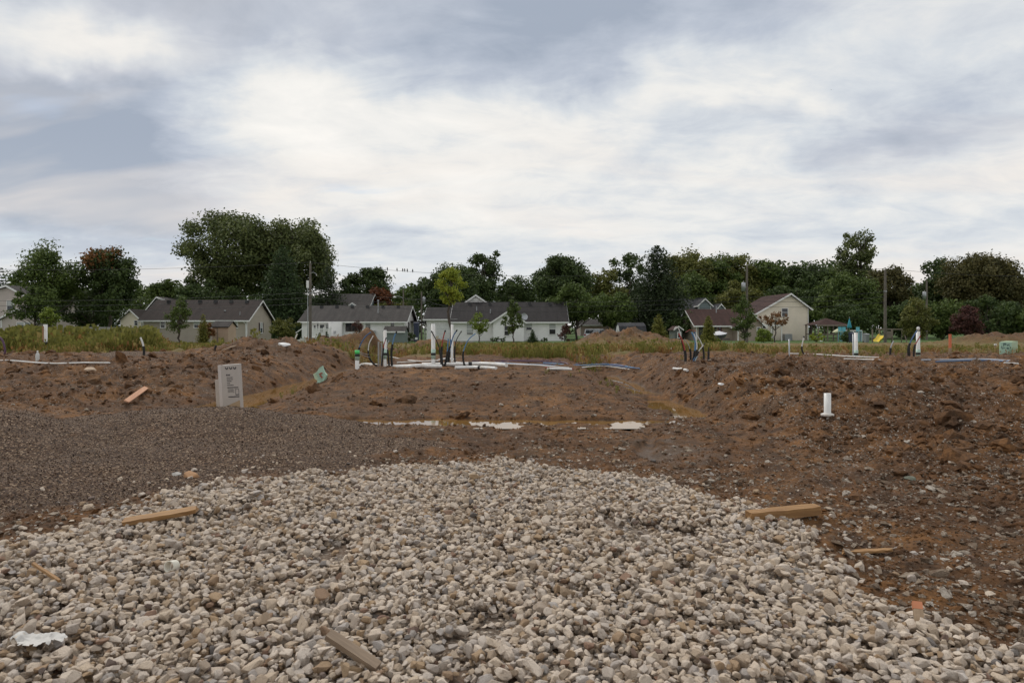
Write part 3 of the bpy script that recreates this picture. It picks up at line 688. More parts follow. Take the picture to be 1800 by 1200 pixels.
def house(name, label, x0, x1, Y, D, zg, eave, ridge, wall, roof, ridge_along='x', over=.38, peak=None, vents=0, trim=None, parent=None, lap=0.0, found=True):
    """block with a gable roof; local frame: x to the right, y away from the street front, z up"""
    W = x1 - x0; trim = trim or M_TRIM
    e = parent or empty(name, (x0, Y, zg), label, 'house')
    ox, oy, oz = (0, 0, 0) if parent is None else (x0 - parent.location.x, Y - parent.location.y, 0)
    def B(): return MB()
    def fin(mb, nm, mat, par=None, lab=None):
        mb.v = [(v[0] + ox, v[1] + oy, v[2] + oz) for v in mb.v]
        return (mb.build_each if nm in ('corner_trim', 'rake_trim', 'gutter') else mb.build)(nm, mat, par or e)
    b = B()
    if ridge_along == 'x':
        pk = D / 2 if peak is None else peak
        b.prism([(0, 0, -.6), (0, D, -.6), (0, D, eave), (0, pk, ridge - .10), (0, 0, eave)], (W, 0, 0))
        fin(b, 'wall', wall)
        r = B(); th = .14; sl = (ridge - eave) / pk; sb = (ridge - eave) / (D - pk)
        yo = -over; zo = eave - over * sl
        r.prism([(-over, yo, zo), (-over, pk, ridge), (-over, pk, ridge + th), (-over, yo, zo + th)], (W + 2 * over, 0, 0))
        r.prism([(-over, pk, ridge), (-over, D + over, eave - over * sb), (-over, D + over, eave - over * sb + th), (-over, pk, ridge + th)], (W + 2 * over, 0, 0))
        rf = fin(r, 'roof', roof)
        g = B(); g.b2((-over, yo - .11, zo - .06), (W + over, yo + .003, zo + .10)); g.b2((-over + .02, yo + .003, zo - .045), (W + over - .02, -.002, zo - .015))
        fin(g, 'gutter', trim)
        t = B()
        for xx in (-over - .03, W + over):
            t.prism([(xx, yo, zo - .08), (xx, pk, ridge - .08), (xx, pk, ridge + .10), (xx, yo, zo + .10)], (.03, 0, 0))
            t.prism([(xx, pk, ridge - .08), (xx, D + over, eave - over * sb - .08), (xx, D + over, eave - over * sb + .10), (xx, pk, ridge + .10)], (.03, 0, 0))
        fin(t, 'rake_trim', trim)
        for i in range(vents):
            vx = W * (i + .7) / (vents + .4)
            fin(MB().b2((vx - .16, pk - .75, ridge - .75 * sl + th + .0), (vx + .16, pk - .40, ridge - .40 * sl + th + .16)), 'roof_vent', M_DARK, rf)
    else:
        pk = W / 2 if peak is None else peak
        b.prism([(0, 0, -.6), (W, 0, -.6), (W, 0, eave), (pk, 0, ridge - .10), (0, 0, eave if lap == 0 else lap)][::-1], (0, D, 0))
        fin(b, 'wall', wall)
        el = eave if lap == 0 else lap
        r = B(); th = .14; sl = (ridge - el) / pk; sr = (ridge - eave) / (W - pk)
        r.prism([(-over, -over, el - over * sl), (pk, -over, ridge), (pk, -over, ridge + th), (-over, -over, el - over * sl + th)][::-1], (0, D + 2 * over, 0))
        r.prism([(pk, -over, ridge), (W + over, -over, eave - over * sr), (W + over, -over, eave - over * sr + th), (pk, -over, ridge + th)][::-1], (0, D + 2 * over, 0))
        fin(r, 'roof', roof)
        t = B(); yy = -over - .03
        t.prism([(-over, yy, el - over * sl - .08), (pk, yy, ridge - .08), (pk, yy, ridge + .13), (-over, yy, el - over * sl + .13)][::-1], (0, .03, 0))
        t.prism([(pk, yy, ridge - .08), (W + over, yy, eave - over * sr - .08), (W + over, yy, eave - over * sr + .13), (pk, yy, ridge + .13)][::-1], (0, .03, 0))
        t.b2((W + over, -over, eave - over * sr - .04), (W + over + .10, D + over, eave - over * sr + .10)); t.b2((-over - .10, -over, el - over * sl - .04), (-over, D + over, el - over * sl + .10))
        fin(t, 'rake_trim', trim)
    for xx in (0.03, W - .03):
        pass
    if found: fin(MB().b2((-.02, -.02, -.6), (W + .02, D + .02, .22)), 'foundation', M_CONC)
    t = B()
    for xx in (-.012, W - .085): t.b2((xx, -.014, .23), (xx + .1, .09, (eave if ridge_along == 'x' else min(eave, lap or eave)) - .05))
    fin(t, 'corner_trim', trim)
    return e
def wpx(e, Y, px0, py0, px1, py1, **kw):        # a window on a front wall at depth Y, measured in the picture
    c = P((px0 + px1) / 2, (py0 + py1) / 2, Y) - e.location; s = Y / FPX
    return add_window(e, (c.x, Y - e.location.y - .004, c.z), (px1 - px0) * s - .1, (py1 - py0) * s - .1, **kw)
def part(e, name, mat, lo, hi): return MB().b2(lo, hi).build(name, mat, e)

S_TAN = siding('tan_siding', (.40, .345, .285)); S_PINK = siding('pinkish_siding', (.50, .43, .39)); S_WHITE = siding('white_siding', (.80, .785, .77))
S_BEIGE = siding('beige_siding', (.74, .655, .53)); S_BLUE = siding('pale_blue_siding', (.42, .50, .56)); S_BRN = siding('taupe_siding', (.34, .275, .22)); S_SLATE = siding('slate_siding', (.18, .22, .23)); S_GREY = siding('grey_siding', (.5, .5, .49))
RF_BRN = shingles('brown_shingles', (0.0360, 0.0270, 0.0240)); RF_GRY = shingles('grey_shingles', (0.0510, 0.0462, 0.0432)); RF_BLK = shingles('charcoal_shingles', (0.0288, 0.0258, 0.0258)); RF_RED = shingles('red_brown_shingles', (0.0510, 0.0258, 0.0210)); RF_SLT = shingles('slate_shingles', (0.0420, 0.0432, 0.0480))

def houses():
    # two-storey house at the left edge
    Y = 80; e = house('house', 'pinkish two-storey house cut off by the left edge', X(-60, Y), X(52, Y), Y, 9, -.1, Z(524, Y) + .1, Z(503, Y) + .1, S_PINK, RF_GRY, 'y', peak=X(14.5, Y) - X(-60, Y))
    wpx(e, Y, 12.5, 528, 25, 547, blind=.5)
    Y2 = 76.5; house('house', '', X(2, Y2), X(64, Y2), Y2, 3.4, -.1, Z(560, Y2) + .1, Z(544, Y2) + .1, S_PINK, RF_GRY, 'y', parent=e, over=.3)
    for a, b in ((30, 43), (44, 55)): wpx(e, Y2, a, 566, b, 582, blind=.3)
    wpx(e, Y, -10, 562, 1, 580, blind=.3)
    # tan ranch house
    Y = 75; e = house('house', 'long tan ranch house with dark brown roof behind tall weeds', X(251, Y), X(434, Y), Y, 7.6, -.1, Z(561, Y) + .1, Z(529, 78.8) + .1, S_TAN, RF_BRN, vents=6)
    for a, b, bl in ((282, 291, 0), (341, 351, .5), (365, 384, .5), (406.5, 418.5, .95)): wpx(e, Y, a, 563.5, b, 576.5, blind=bl)
    W = e_w(434, 251, Y)
    add_window(e, (W + .004, 4.2, 1.75), .62, 1.15, 'right', .5, shutters=True)
    mb = MB(); mb.tube([(W - .3, -.38, 2.45), (W - .1, -.08, 2.2), (W - .06, -.08, .2)], .05, 8); mb.build('downspout', M_TRIM, e)
    mb = MB(); mb.box((W + .06, 2.0, 1.45), (.12, .3, .5)); mb.tube([(W + .06, 2.0, 1.2), (W + .06, 2.0, .1)], .03, 6); mb.build('electric_meter', M_METAL, e)
    mb = MB(); mb.tube([(W - 1.0, .6, 2.95), (W - 1.0, .6, 3.55)], .04, 8); mb.tube([(W - 3.0, 1.4, 3.6), (W - 3.0, 1.4, 3.75)], .12, 10); mb.build_each('roof_pipe', M_METAL, e)
    # house behind it
    Y = 98; e = house('house', 'house with white gable showing behind the tan ranch roof', X(262, Y), X(330, Y), Y, 8, -.2, Z(541, Y) + .2, Z(525, 102) + .2, S_GREY, RF_GRY, 'y', peak=X(277, Y) - X(262, Y))
    house('house', '', X(226, 96), X(262, 96), 94, 7, -.2, Z(562, 94) + .2, Z(546, 98) + .2, S_BEIGE, RF_BRN, 'y', parent=e)
    wpx(e, 94, 236, 563, 243, 572, blind=0)
    # white ranch house with deck
    Y = 78; e = house('house', 'white ranch house with grey roof, deck rail and recessed porch', X(531, Y), X(711, Y), Y, 8, -.1, Z(564, Y) + .1, Z(539, 82) + .1, S_WHITE, RF_GRY, vents=6)
    W = e_w(711, 531, Y); zb = e.location
    b = MB(); b.b2((X(581, Y) - zb.x, -.9, -.4), (X(604, Y) - zb.x, 0, 2.45)); b.build('bay', S_WHITE, e)
    for q in ((543, 571, 547, 580), (551, 571, 556, 580)): wpx(e, Y, *q, blind=0, framemat=M_TRIM)
    wpx(e, Y, 557, 568, 563, 581, blind=0); wpx(e, Y, 570, 568, 579, 581, blind=.35)
    d = MB(); c = P(566.5, 579, Y) - zb; d.b2((c.x - .42, -.06, 0.35), (c.x + .42, -.004, 2.35)); dr = d.build('door', M_TRIM, e)
    MB().b2((c.x - .25, -.075, 1.2), (c.x + .25, -.062, 2.1)).build('pane', M_GLASS, dr)
    wpx(e, Y, 608, 567, 618, 582, blind=0, framemat=M_SHUT); wpx(e, Y, 619, 567, 628, 582, blind=0, framemat=M_SHUT); wpx(e, Y, 642, 566, 652, 581, blind=.3); wpx(e, Y, 686, 566, 694, 575, blind=0)
    add_window(e, (W + .004, 3.0, 1.6), .5, 1.5, 'right', 0, framemat=M_SHUT)
    r = MB(); r.prism([(W, 4.5, 2.35), (W, 8, 2.35), (W, 8, 2.6), (W, 4.5, 2.6)], (1.9, 0, -.1)); r.build('side_porch_roof', RF_GRY, e)
    p = MB()
    for yy in (4.7, 7.8): p.tube([(W + 1.75, yy, -.3), (W + 1.75, yy, 2.3)], .06, 8)
    p.build_each('porch_post', M_TRIM, e)
    mb = MB(); vx = X(659, Y) - zb.x; mb.tube([(vx, 1.9, 3.2), (vx, 1.9, 4.9)], .07, 10); mb.tube([(vx, 1.9, 4.9), (vx, 1.9, 5.02)], .12, 10); mb.build('flue', M_METAL, e)
    mb = MB(); mb.box((X(592, Y) - zb.x, -.95, 1.25), (.25, .1, .3)); mb.build('electric_meter', M_METAL, e)
    mb = MB(); mb.box((X(656, Y) - zb.x, -.35, .95), (.55, .5, 1.0)); mb.build('utility_box', M_METAL, e)
    # deck in front of it
    dk = empty('deck', (X(516, 74), 74, 0), 'white railed deck with steps at left end of white ranch', 'deck')
    w = X(582, 74) - X(516, 74)
    part(dk, 'floor', M_TRIM, (0.9, 0, .55), (w, 2.6, .68)); part(dk, 'skirt', plain('deck_skirt', (.62, .62, .6), .7), (.9, .02, -.1), (w, .06, .55))
    rl = MB(); rl.b2((.9, 0, 1.5), (w, .08, 1.6)); rl.b2((.9, 0, .74), (w, .06, .82)); rl.build_each('rail', M_TRIM, dk)
    for i in range(5): part(dk, 'post', M_TRIM, (.9 + (w - 1.0) * i / 4, -.02, .6), (1.0 + (w - 1.0) * i / 4, .1, 1.72))
    bl = MB()
    for i in range(34): bl.b2((1.0 + (w - 1.1) * i / 34, .02, .8), (1.045 + (w - 1.1) * i / 34, .06, 1.5))
    bl.build_each('baluster', M_TRIM, dk)
    for i in range(3): part(dk, 'step', M_TRIM, (.9 - .3 * (i + 1), .3, .1), (.9 - .3 * i, 2.0, .5 - .16 * i))
    h = MB(); h.tube([(.9, .05, 1.55), (0, .05, .95), (-.05, .05, .15)], .05, 8); h.build('handrail', M_TRIM, dk)
    # pale blue two-storey house behind
    Y = 100; e = house('house', 'pale blue two-storey house rising behind the white ranch', X(572, Y), X(645, Y), Y, 8, -.2, Z(541, Y) + .2, Z(518, 104) + .2, S_BLUE, RF_GRY)
    house('house', '', X(612, 99), X(626, 99), 99.2, 2, -.2, Z(538, 99) + .2, Z(533, 99) + .2, S_BLUE, RF_GRY, 'y', parent=e, over=.2, found=False)
    # white house with attached garage
    Y = 80; e = house('house', 'white house with charcoal roof and attached garage', X(797, Y), X(994, Y), Y, 8, -.1, Z(564, Y) + .1, Z(533, 84) + .1, S_WHITE, RF_BLK, vents=5)
    zb = e.location; Yg = 80.6
    house('house', '', X(750, Yg), X(799, Yg), Yg, 6.5, -.1, Z(560, Yg) + .1, Z(542, 83.8) + .1, S_WHITE, RF_BLK, parent=e)
    c0, c1 = P(768, 583, Yg) - zb, P(797, 567, Yg) - zb
    gd = part(e, 'garage_door', plain('garage_door_white', (.66, .66, .65), .5), (c0.x, Yg - zb.y - .05, 0.05), (c1.x, Yg - zb.y - .003, 2.2))
    for i in range(3): part(gd, 'panel_joint', M_METAL, (c0.x, Yg - zb.y - .055, .55 + .52 * i), (c1.x, Yg - zb.y - .0505, .575 + .52 * i))
    Yw = 78.6; house('house', '', X(867, Yw), X(921, Yw), Yw, 2.4, -.1, Z(565, Yw) + .1, Z(547, Yw) + .1, S_WHITE, RF_BLK, 'y', parent=e, over=.3)
    house('house', '', X(816, 85), X(858, 85), 84.4, 5, -.1, Z(534, 85) + .1, Z(519.5, 84.4) + .1, S_WHITE, RF_BLK, 'y', parent=e, over=.3, found=False)
    v = MB(); cc = P(836, 526.5, 84.4) - zb; v.prism([(cc.x + .32 * math.cos(a * math.pi / 8), 84.4 - zb.y - .05, cc.z + .32 * math.sin(a * math.pi / 8)) for a in range(16)], (0, .045, 0)); v.build('round_vent', M_TRIM, e)
    wpx(e, Y, 820, 568.5, 832, 588, blind=.9); wpx(e, Y, 924.5, 568.5, 935.5, 580.5, blind=.5); wpx(e, Y, 965, 568.5, 977, 588, blind=.5)
    wpx(e, Yw, 886, 572, 896, 590, blind=0)
    mb = MB(); q = P(862, 547, 81.5) - zb; mb.tube([(q.x, q.y, q.z - .7), (q.x, q.y, q.z + .25)], .06, 8); q = P(838, 541, 82) - zb; mb.tube([(q.x, q.y, q.z - .4), (q.x, q.y, q.z + .2)], .05, 8); mb.build_each('roof_pipe', M_METAL, e)
    mb = MB(); q = P(921, 557, 79.2) - zb; mb.lathe((0, 0, 0), [(.02, 0), (.25, .05), (.42, .16)], 14)
    rm = Euler((R(70), 0, R(25))).to_matrix(); mb.v = [tuple(rm @ Vector(v) + q) for v in mb.v]; mb.tube([q, q + Vector((.1, .2, -.5))], .03, 6); mb.build('satellite_dish', M_METAL, e)
    # brown-roofed house
    Y = 82; e = house('house', 'taupe house with red-brown roof and open carport', X(1224, Y), X(1326, Y), Y, 8, -.1, Z(571, Y) + .1, Z(545, 86) + .1, S_BRN, RF_RED)
    zb = e.location; Yw = 80.2; house('house', '', X(1297, Yw), X(1341, Yw), Yw, 4, -.1, Z(571, Yw) + .1, Z(549, Yw) + .1, S_BRN, RF_RED, 'y', parent=e, over=.35)
    wpx(e, Yw, 1330, 575, 1337, 583, blind=0)
    part(e, 'carport_shade_panel', M_DARK, (.3, -.03, .0), (2.4, -.003, 2.1)); wpx(e, Y, 1262, 574, 1268, 590, blind=0, framemat=plain('red_door', (.16, .03, .025), .5))  # dark slab on the closed wall paints in the shade of the carport
    q = P(1259, 545, 85) - zb; MB().tube([(q.x, q.y, q.z - .6), (q.x, q.y, q.z + .5)], .07, 8).build('roof_pipe', M_METAL, e)
    # patio cover beside it
    pc = empty('patio_cover', (X(1343, 80), 80, 0), 'flat white patio cover on posts beside the beige house', 'patio cover'); w = X(1377, 80) - X(1343, 80)
    part(pc, 'roof', M_TRIM, (0, 0, 1.86), (w, 3, 2.0))
    for xx, yy in ((w - .15, .1), (w - .15, 2.8), (.9, .1)): part(pc, 'post', M_TRIM, (xx - .05, yy, -.2), (xx + .05, yy + .1, 1.86))
    # beige two-storey
    Y = 84; e = house('house', 'beige two-storey house with its gable end facing the site', X(1330, Y), X(1421, Y), Y, 9, -.1, Z(541, Y) + .1, Z(517, Y) + .1, S_BEIGE, RF_RED, 'y', peak=X(1389, Y) - X(1330, Y), lap=Z(551, Y) + .1, over=.35)
    wpx(e, Y, 1373.5, 541.5, 1385, 556.5, blind=0)
    t = MB(); w = e_w(1421, 1330, Y); t.tube([(w - .06, -.06, .1), (w - .06, -.06, Z(541, Y))], .05, 8); t.build('downspout', M_TRIM, e)
    mb = MB(); q = P(1381, 592, Y) - e.location; mb.box((q.x, -.5, .55), (.9, .8, .9)); mb.build('air_conditioner', M_METAL, e)
    # slate house behind
    Y = 105; e = house('house', 'slate grey house with white rakes behind the brown roof', X(1196, Y), X(1250, Y), Y, 8, -.2, Z(543, Y) + .2, Z(525, 109) + .2, S_SLATE, RF_SLT)
    house('house', '', X(1228, 104), X(1250, 104), 104, 3, -.2, Z(536, 104) + .2, Z(525.5, 104) + .2, S_SLATE, RF_SLT, 'y', parent=e, over=.25, found=False)
    house('house', '', X(1258, 104), X(1273, 104), 103.5, 4, -.2, Z(544, 104) + .2, Z(535, 104) + .2, S_SLATE, RF_SLT, 'y', parent=e, over=.25, found=False)
    # far house beyond the trees, red gable
    Y = 115; house('house', 'small red-roofed house peeping above the charcoal roof', X(968, Y), X(988, Y), Y, 7, -.2, Z(541, Y) + .2, Z(522, Y) + .2, S_GREY, shingles('rust_shingles', (.13, .05, .04)), 'y')
    Y = 130; house('house', 'long low brick house far across the road', X(1020, Y), X(1078, Y), Y, 8, 0, Z(571, Y), Z(562, Y + 4), siding('brick_wall', (.34, .25, .22), .08), RF_GRY)
def e_w(p1, p0, Y): return X(p1, Y) - X(p0, Y)
houses()

# ------------------------------------------------------------------ sheds and yard things
def gable_shed(name, label, x0, x1, Y, D, zg, eave, ridge, wall, roof, along='x'):
    e = empty(name, (x0, Y, zg), label, 'shed'); W = x1 - x0; o = .12
    b = MB(); r = MB()
    if along == 'x':
        b.prism([(0, 0, -.5), (0, D, -.5), (0, D, eave), (0, D / 2, ridge - .05), (0, 0, eave)], (W, 0, 0))
        for s in (0, 1):
            y0 = -o if s == 0 else D + o; z0 = eave - o * (ridge - eave) / (D / 2)
            q = [(-o, y0, z0), (-o, D / 2, ridge), (-o, D / 2, ridge + .06), (-o, y0, z0 + .06)]
            r.prism(q if s == 0 else q[::-1], (W + 2 * o, 0, 0))
    else:
        b.prism([(0, 0, -.5), (W, 0, -.5), (W, 0, eave), (W / 2, 0, ridge - .05), (0, 0, eave)][::-1], (0, D, 0))
        for s in (0, 1):
            x_ = -o if s == 0 else W + o; z0 = eave - o * (ridge - eave) / (W / 2)
            q = [(x_, -o, z0), (W / 2, -o, ridge), (W / 2, -o, ridge + .06), (x_, -o, z0 + .06)]
            r.prism(q[::-1] if s == 0 else q, (0, D + 2 * o, 0))
    b.build('wall', wall, e); r.build('roof', roof, e); return e
def sheds():
    Y = 56; e = gable_shed('garden_shed', 'small tan wooden shed with grey roof before the tan house', X(373, Y), X(401, Y), Y, 1.6, .15, Z(574, Y) - .15, Z(565, Y) - .15, siding('tan_boards', (.46, .33, .24), .14, True), RF_GRY)
    part(e, 'door_post', M_WOOD, (.40, -.03, -.2), (.46, -.002, Z(574, Y) - .2))
    Y = 70; e = gable_shed('storage_shed', 'green-grey storage shed with grey roof beside white ranch', X(675, Y), X(711, Y), Y, 2.2, .05, Z(583, Y) - .05, Z(574, 71) - .05, siding('green_grey_boards', (.16, .19, .18), .12), RF_GRY)
    part(e, 'fascia', M_TRIM, (-.1, -.16, Z(583.5, Y) - .12), (X(711, Y) - X(675, Y) + .1, -.122, Z(582, Y) - .06))
    # gambrel barn shed
    Y = 68; e = empty('barn_shed', (X(1090, Y), Y, .1), 'dark gambrel-roofed barn shed behind the dirt heap', 'shed'); w = X(1135, Y) - X(1090, Y); D = 2.8
    prof = [(0, -.3), (D, -.3), (D, 1.15), (D - .35, 1.65), (D / 2, 1.98), (.35, 1.65), (0, 1.15)]
    b = MB(); b.prism([(0.02, y, z) for y, z in prof], (w - .04, 0, 0)); b.build('wall', siding('charcoal_boards', (.035, .036, .038), .12, True), e)
    b = MB(); b.prism([(-.0, y, z) for y, z in prof], (.018, 0, 0)); b.build('end_wall', siding('pale_boards', (.55, .56, .57), .14, True), e)
    up = [(-.1, 1.08), (.32, 1.68), (D / 2, 2.02), (D - .32, 1.68), (D + .1, 1.08)]
    for a, c in zip(up[:-1], up[1:]): MB().prism([(-.08, a[0], a[1]), (-.08, c[0], c[1]), (-.08, c[0], c[1] + .05), (-.08, a[0], a[1] + .05)], (w + .16, 0, 0)).build('roof_slope', RF_SLT, e)
    # little grey-green shed
    Y = 58; e = gable_shed('garden_shed', 'narrow dark shed with white gable trim and small window', X(1186, Y), X(1199, Y), Y, 2.0, .1, Z(579, Y) - .1, Z(574, Y) - .1, siding('dark_green_boards', (.10, .11, .10), .12, True), RF_RED, 'y')
    add_window(e, ((X(1199, Y) - X(1186, Y)) * .6, -.004, .92), .22, .42, blind=0, fr=.05, split=False)
    t = MB(); w = X(1199, Y) - X(1186, Y); ev, rd = Z(579, Y) - .1, Z(574, Y) - .1
    t.prism([(-.12, -.15, ev - .1), (w / 2, -.15, rd - .03), (w / 2, -.15, rd + .07), (-.12, -.15, ev)][::-1], (0, .028, 0)); t.prism([(w / 2, -.15, rd - .03), (w + .12, -.15, ev - .1), (w + .12, -.15, ev), (w / 2, -.15, rd + .07)][::-1], (0, .028, 0)); t.build_each('gable_trim', M_TRIM, e)
    # grey fence behind the weeds on the left
    Y = 62; e = empty('board_fence', (X(70, Y), Y, .1), 'grey board fence behind the yellow weeds at left', 'fence'); m = plain('grey_boards', (.30, .28, .265), .85, .15, 3, .3); n = 60; w = X(258, Y) - X(70, Y)
    for i in range(n): part(e, 'board', m, (w * i / n, random.uniform(-.01, .01), -.3), (w * (i + .95) / n, .025, 1.62 + random.uniform(-.015, .015)))
    for zz in (.4, 1.3): part(e, 'rail', m, (0, .03, zz), (w, .08, zz + .09))
    # gazebo
    Y = 80; c = P(1452, 571, Y); e = empty('gazebo', (c.x, Y, .1), 'open gazebo with brown pyramid roof beyond the lawn', 'gazebo'); hw = 28 * Y / FPX; ze = c.z - .1; zt = Z(559, Y) - .1
    r = MB(); ring = [(-hw, -hw, ze), (hw, -hw, ze), (hw, hw, ze), (-hw, hw, ze), (0, 0, zt)]
    r.add(ring, [(0, 1, 4), (1, 2, 4), (2, 3, 4), (3, 0, 4), (3, 2, 1, 0)]); r.build('roof', RF_RED, e); part(e, 'fascia', M_WOOD, (-hw - .02, -hw - .04, ze - .14), (hw + .02, -hw - .003, ze + .02))
    for sx in (-1, -.35, .35, 1):
        for sy in (-1, 1): part(e, 'post', M_WOOD, (sx * hw * .88 - .06, sy * hw * .88 - .06, -.2), (sx * hw * .88 + .06, sy * hw * .88 + .06, ze - .002))
    rl = MB()
    for sy in (-1, 1): rl.b2((-hw * .86, sy * hw * .88 - .03, .75), (hw * .86, sy * hw * .88 + .03, .85))
    rl.build_each('rail', M_WOOD, e)
    # parasols
    teal = plain('teal_canvas', (.03, .26, .34), .7, .15, 8)
    Y = 74; c = P(1493, 577, Y); e = empty('parasol', (c.x, Y, .12), 'closed teal parasol standing by the pool rail', 'parasol')
    MB().tube([(0, 0, -.1), (0, 0, 2.75)], .025, 8).build('pole', M_METAL, e)
    MB().lathe((0, 0, 0), [(.01, Z(558.5, Y) - .12), (.07, 2.35), (.15, 2.0), (.24, 1.6), (.2, 1.5), (.03, 1.48)], 12).build('canopy', teal, e)
    Y = 76; c = P(1472, 586, Y); e = empty('parasol', (c.x, Y, .12), 'open cream parasol low beside the gazebo', 'parasol')
    MB().tube([(0, 0, -.1), (0, 0, 1.35)], .025, 8).build('pole', M_METAL, e); MB().lathe((0, 0, 0), [(.01, 1.42), (.30, 1.26), (.56, 1.04), (.54, 1.0), (.02, 1.3)], 12).build('canopy', plain('cream_canvas', (.55, .55, .36), .8), e)
    lt = plain('light_teal_plastic', (.14, .42, .48), .5)
    for k, (pxx, w, lab) in enumerate(((1479, 6, 'pale teal folding chair left of the closed parasol'), (1486, 6, 'pale teal rounded chair just beside the closed parasol'), (1510.5, 6, 'square pale teal chair right of the closed parasol'))):
        Y = 75; c = P(pxx, 581, Y); s = w * Y / FPX; e = empty('pool_chair', (c.x, Y, .12), lab, 'chair', 'teal chairs around the pool'); zt = Z(574.5, Y) - .12
        part(e, 'backrest', lt, (-s / 2, .3, zt - .42), (s / 2, .35, zt)); part(e, 'seat', lt, (-s / 2, -.15, zt - .48), (s / 2, .35, zt - .43))
        for sx in (-1, 1):
            for yy in (-.12, .3): part(e, 'leg', lt, (sx * (s / 2 - .03) - .02, yy, -.1), (sx * (s / 2 - .03) + .02, yy + .04, zt - .48))
    # pool with white rim
    Y = 76; e = empty('swimming_pool', (X(1513, Y), Y + 2, .1), 'above-ground pool with pale rim behind the dark bin', 'pool'); r0 = 16 * Y / FPX
    MB().lathe((0, 0, 0), [(r0, -.1), (r0, 1.18)], 28).build('wall', plain('pool_wall', (.13, .15, .16), .5), e); MB().lathe((0, 0, 0), [(r0 - .1, 1.15), (r0 + .06, 1.18), (r0 + .06, 1.27), (r0 - .1, 1.27), (r0 - .1, 1.15)], 28).build('rim', M_TRIM, e)
    for k in range(10): part(e, 'upright', M_TRIM, (r0 * 1.03 * math.cos(k * .628) - .04, r0 * 1.03 * math.sin(k * .628) - .04, -.1), (r0 * 1.03 * math.cos(k * .628) + .04, r0 * 1.03 * math.sin(k * .628) + .04, 1.17))
    def bin_(label, px0, px1, py0, py1, Y, mat, lid):
        c = P((px0 + px1) / 2, py1, Y); e = empty('wheeled_bin', (c.x, Y, H1(c.x, Y)), label, 'bin'); w = (px1 - px0) * Y / FPX; h = Z(py0, Y) - e.location.z; d = .6
        MB().add([(-w * .42, 0, .06), (w * .42, 0, .06), (w * .42, d * .85, .06), (-w * .42, d * .85, .06), (-w / 2, -.05, h - .1), (w / 2, -.05, h - .1), (w / 2, d, h - .1), (-w / 2, d, h - .1)], [(3, 2, 1, 0), (4, 5, 6, 7), (0, 1, 5, 4), (1, 2, 6, 5), (2, 3, 7, 6), (3, 0, 4, 7)]).build('body', mat, e)
        MB().prism([(-w * .54, -.08, h - .098), (-w * .54, d + .04, h - .098), (-w * .54, d + .02, h), (-w * .54, -.02, h - .04)], (w * 1.08, 0, 0)).build('lid', lid, e)
        for sx in (-1, 1): MB().prism([(sx * w * .43 - .03, d * .8 + .1 * math.cos(a * .7854), .1 + .1 * math.sin(a * .7854)) for a in range(8)], (.06, 0, 0)).build('wheel', M_DARK, e)
        return e
    navy = plain('navy_plastic', (.02, .028, .06), .5)
    e = bin_('tall navy wheeled bin against side of white ranch', 727, 736, 566, 597, 76, navy, navy); part(e, 'sticker', M_TRIM, (-.12, -.045, .28), (.16, -.03, .52))
    bin_('dark navy bin in front of the pool', 1497, 1503, 584, 605, 62, navy, navy)
    e = bin_('grey grill box on the lawn right of the pool', 1522, 1528, 586, 606, 61, plain('grey_plastic', (.22, .23, .23), .5), M_METAL)
    # play set with slide
    Y = 66; c = P(1548, 604, Y); e = empty('play_set', (c.x, Y, .15), 'wooden play tower with yellow slide behind utility pole', 'play set'); s = Y / FPX
    def q(px, py): return Vector((X(px, Y) - c.x, 0, Z(py, Y) - .15))
    for a in (1546, 1568):
        for yy in (0, 1.3): part(e, 'post', M_WOOD, (q(a, 0).x - .05, yy - .05, -.2), (q(a, 0).x + .05, yy + .05, q(a, 578).z))
    part(e, 'platform', M_WOOD, (q(1545, 0).x, -.06, q(0, 594).z), (q(1569, 0).x, 1.36, q(0, 592.6).z)); part(e, 'wall_panel', M_WOOD, (q(1553, 0).x, -.085, q(0, 592).z), (q(1569, 0).x, -.055, q(0, 582).z)); part(e, 'beam', M_WOOD, (q(1546, 0).x, .5, q(0, 579.5).z), (q(1592, 0).x, .62, q(0, 577.5).z))
    for yy in (0, 1.1): MB().tube([(q(1592, 0).x, .56, q(0, 578).z), (q(1592, 0).x + .2, yy, -.1)], .05, 8).build('swing_leg', M_WOOD, e)
    pth = arc([P(a_, b_, Y + d_) - e.location for a_, b_, d_ in ((1551.5, 590.5, -.12), (1548.5, 593, -.5), (1545, 598.5, -1.0), (1540.5, 601.5, -1.4))], 6)
    sl = MB(); vs = []
    for p_ in pth:
        for dx, dz in ((-.30, .18), (-.24, 0), (.24, 0), (.30, .18)): vs.append(p_ + Vector((dx * .95, -dx * .3, dz + .06)))
    n = len(pth); sl.add(vs, [[i * 4 + k, i * 4 + k + 1, i * 4 + k + 5, i * 4 + k + 4] for i in range(n - 1) for k in range(3)], True); sl.build('slide', plain('yellow_plastic', (.75, .55, .02), .4), e)
    MB().tube([q(1541, 592), q(1534, 600) + Vector((0, -.6, 0))], .05, 8).build('ramp_rail', M_WOOD, e)
    # boat under a cover
    Y = 72; c = P(1266, 592, Y); e = empty('boat', (c.x, Y, .1), 'boat under a pale cover parked by the taupe house', 'boat'); s = Y / FPX
    hull = [(-9, 0), (9.5, -.3)]
    def ring(x, w, z0, z1): return [(x, -w, z1), (x, -w * .7, z0), (x, w * .7, z0), (x, w, z1)]
    rs = [ring(-.55, .55, .45, .80), ring(-.1, .6, .42, .82), ring(.35, .45, .48, .88), ring(.68, .05, .75, .98)]
    vs = [v for r_ in rs for v in r_]; MB().add(vs, [[i * 4 + k, i * 4 + k + 1, i * 4 + k + 5, i * 4 + k + 4] for i in range(3) for k in range(3)] + [[0, 1, 2, 3]], True).build('hull', plain('boat_hull', (.12, .12, .14), .4), e)
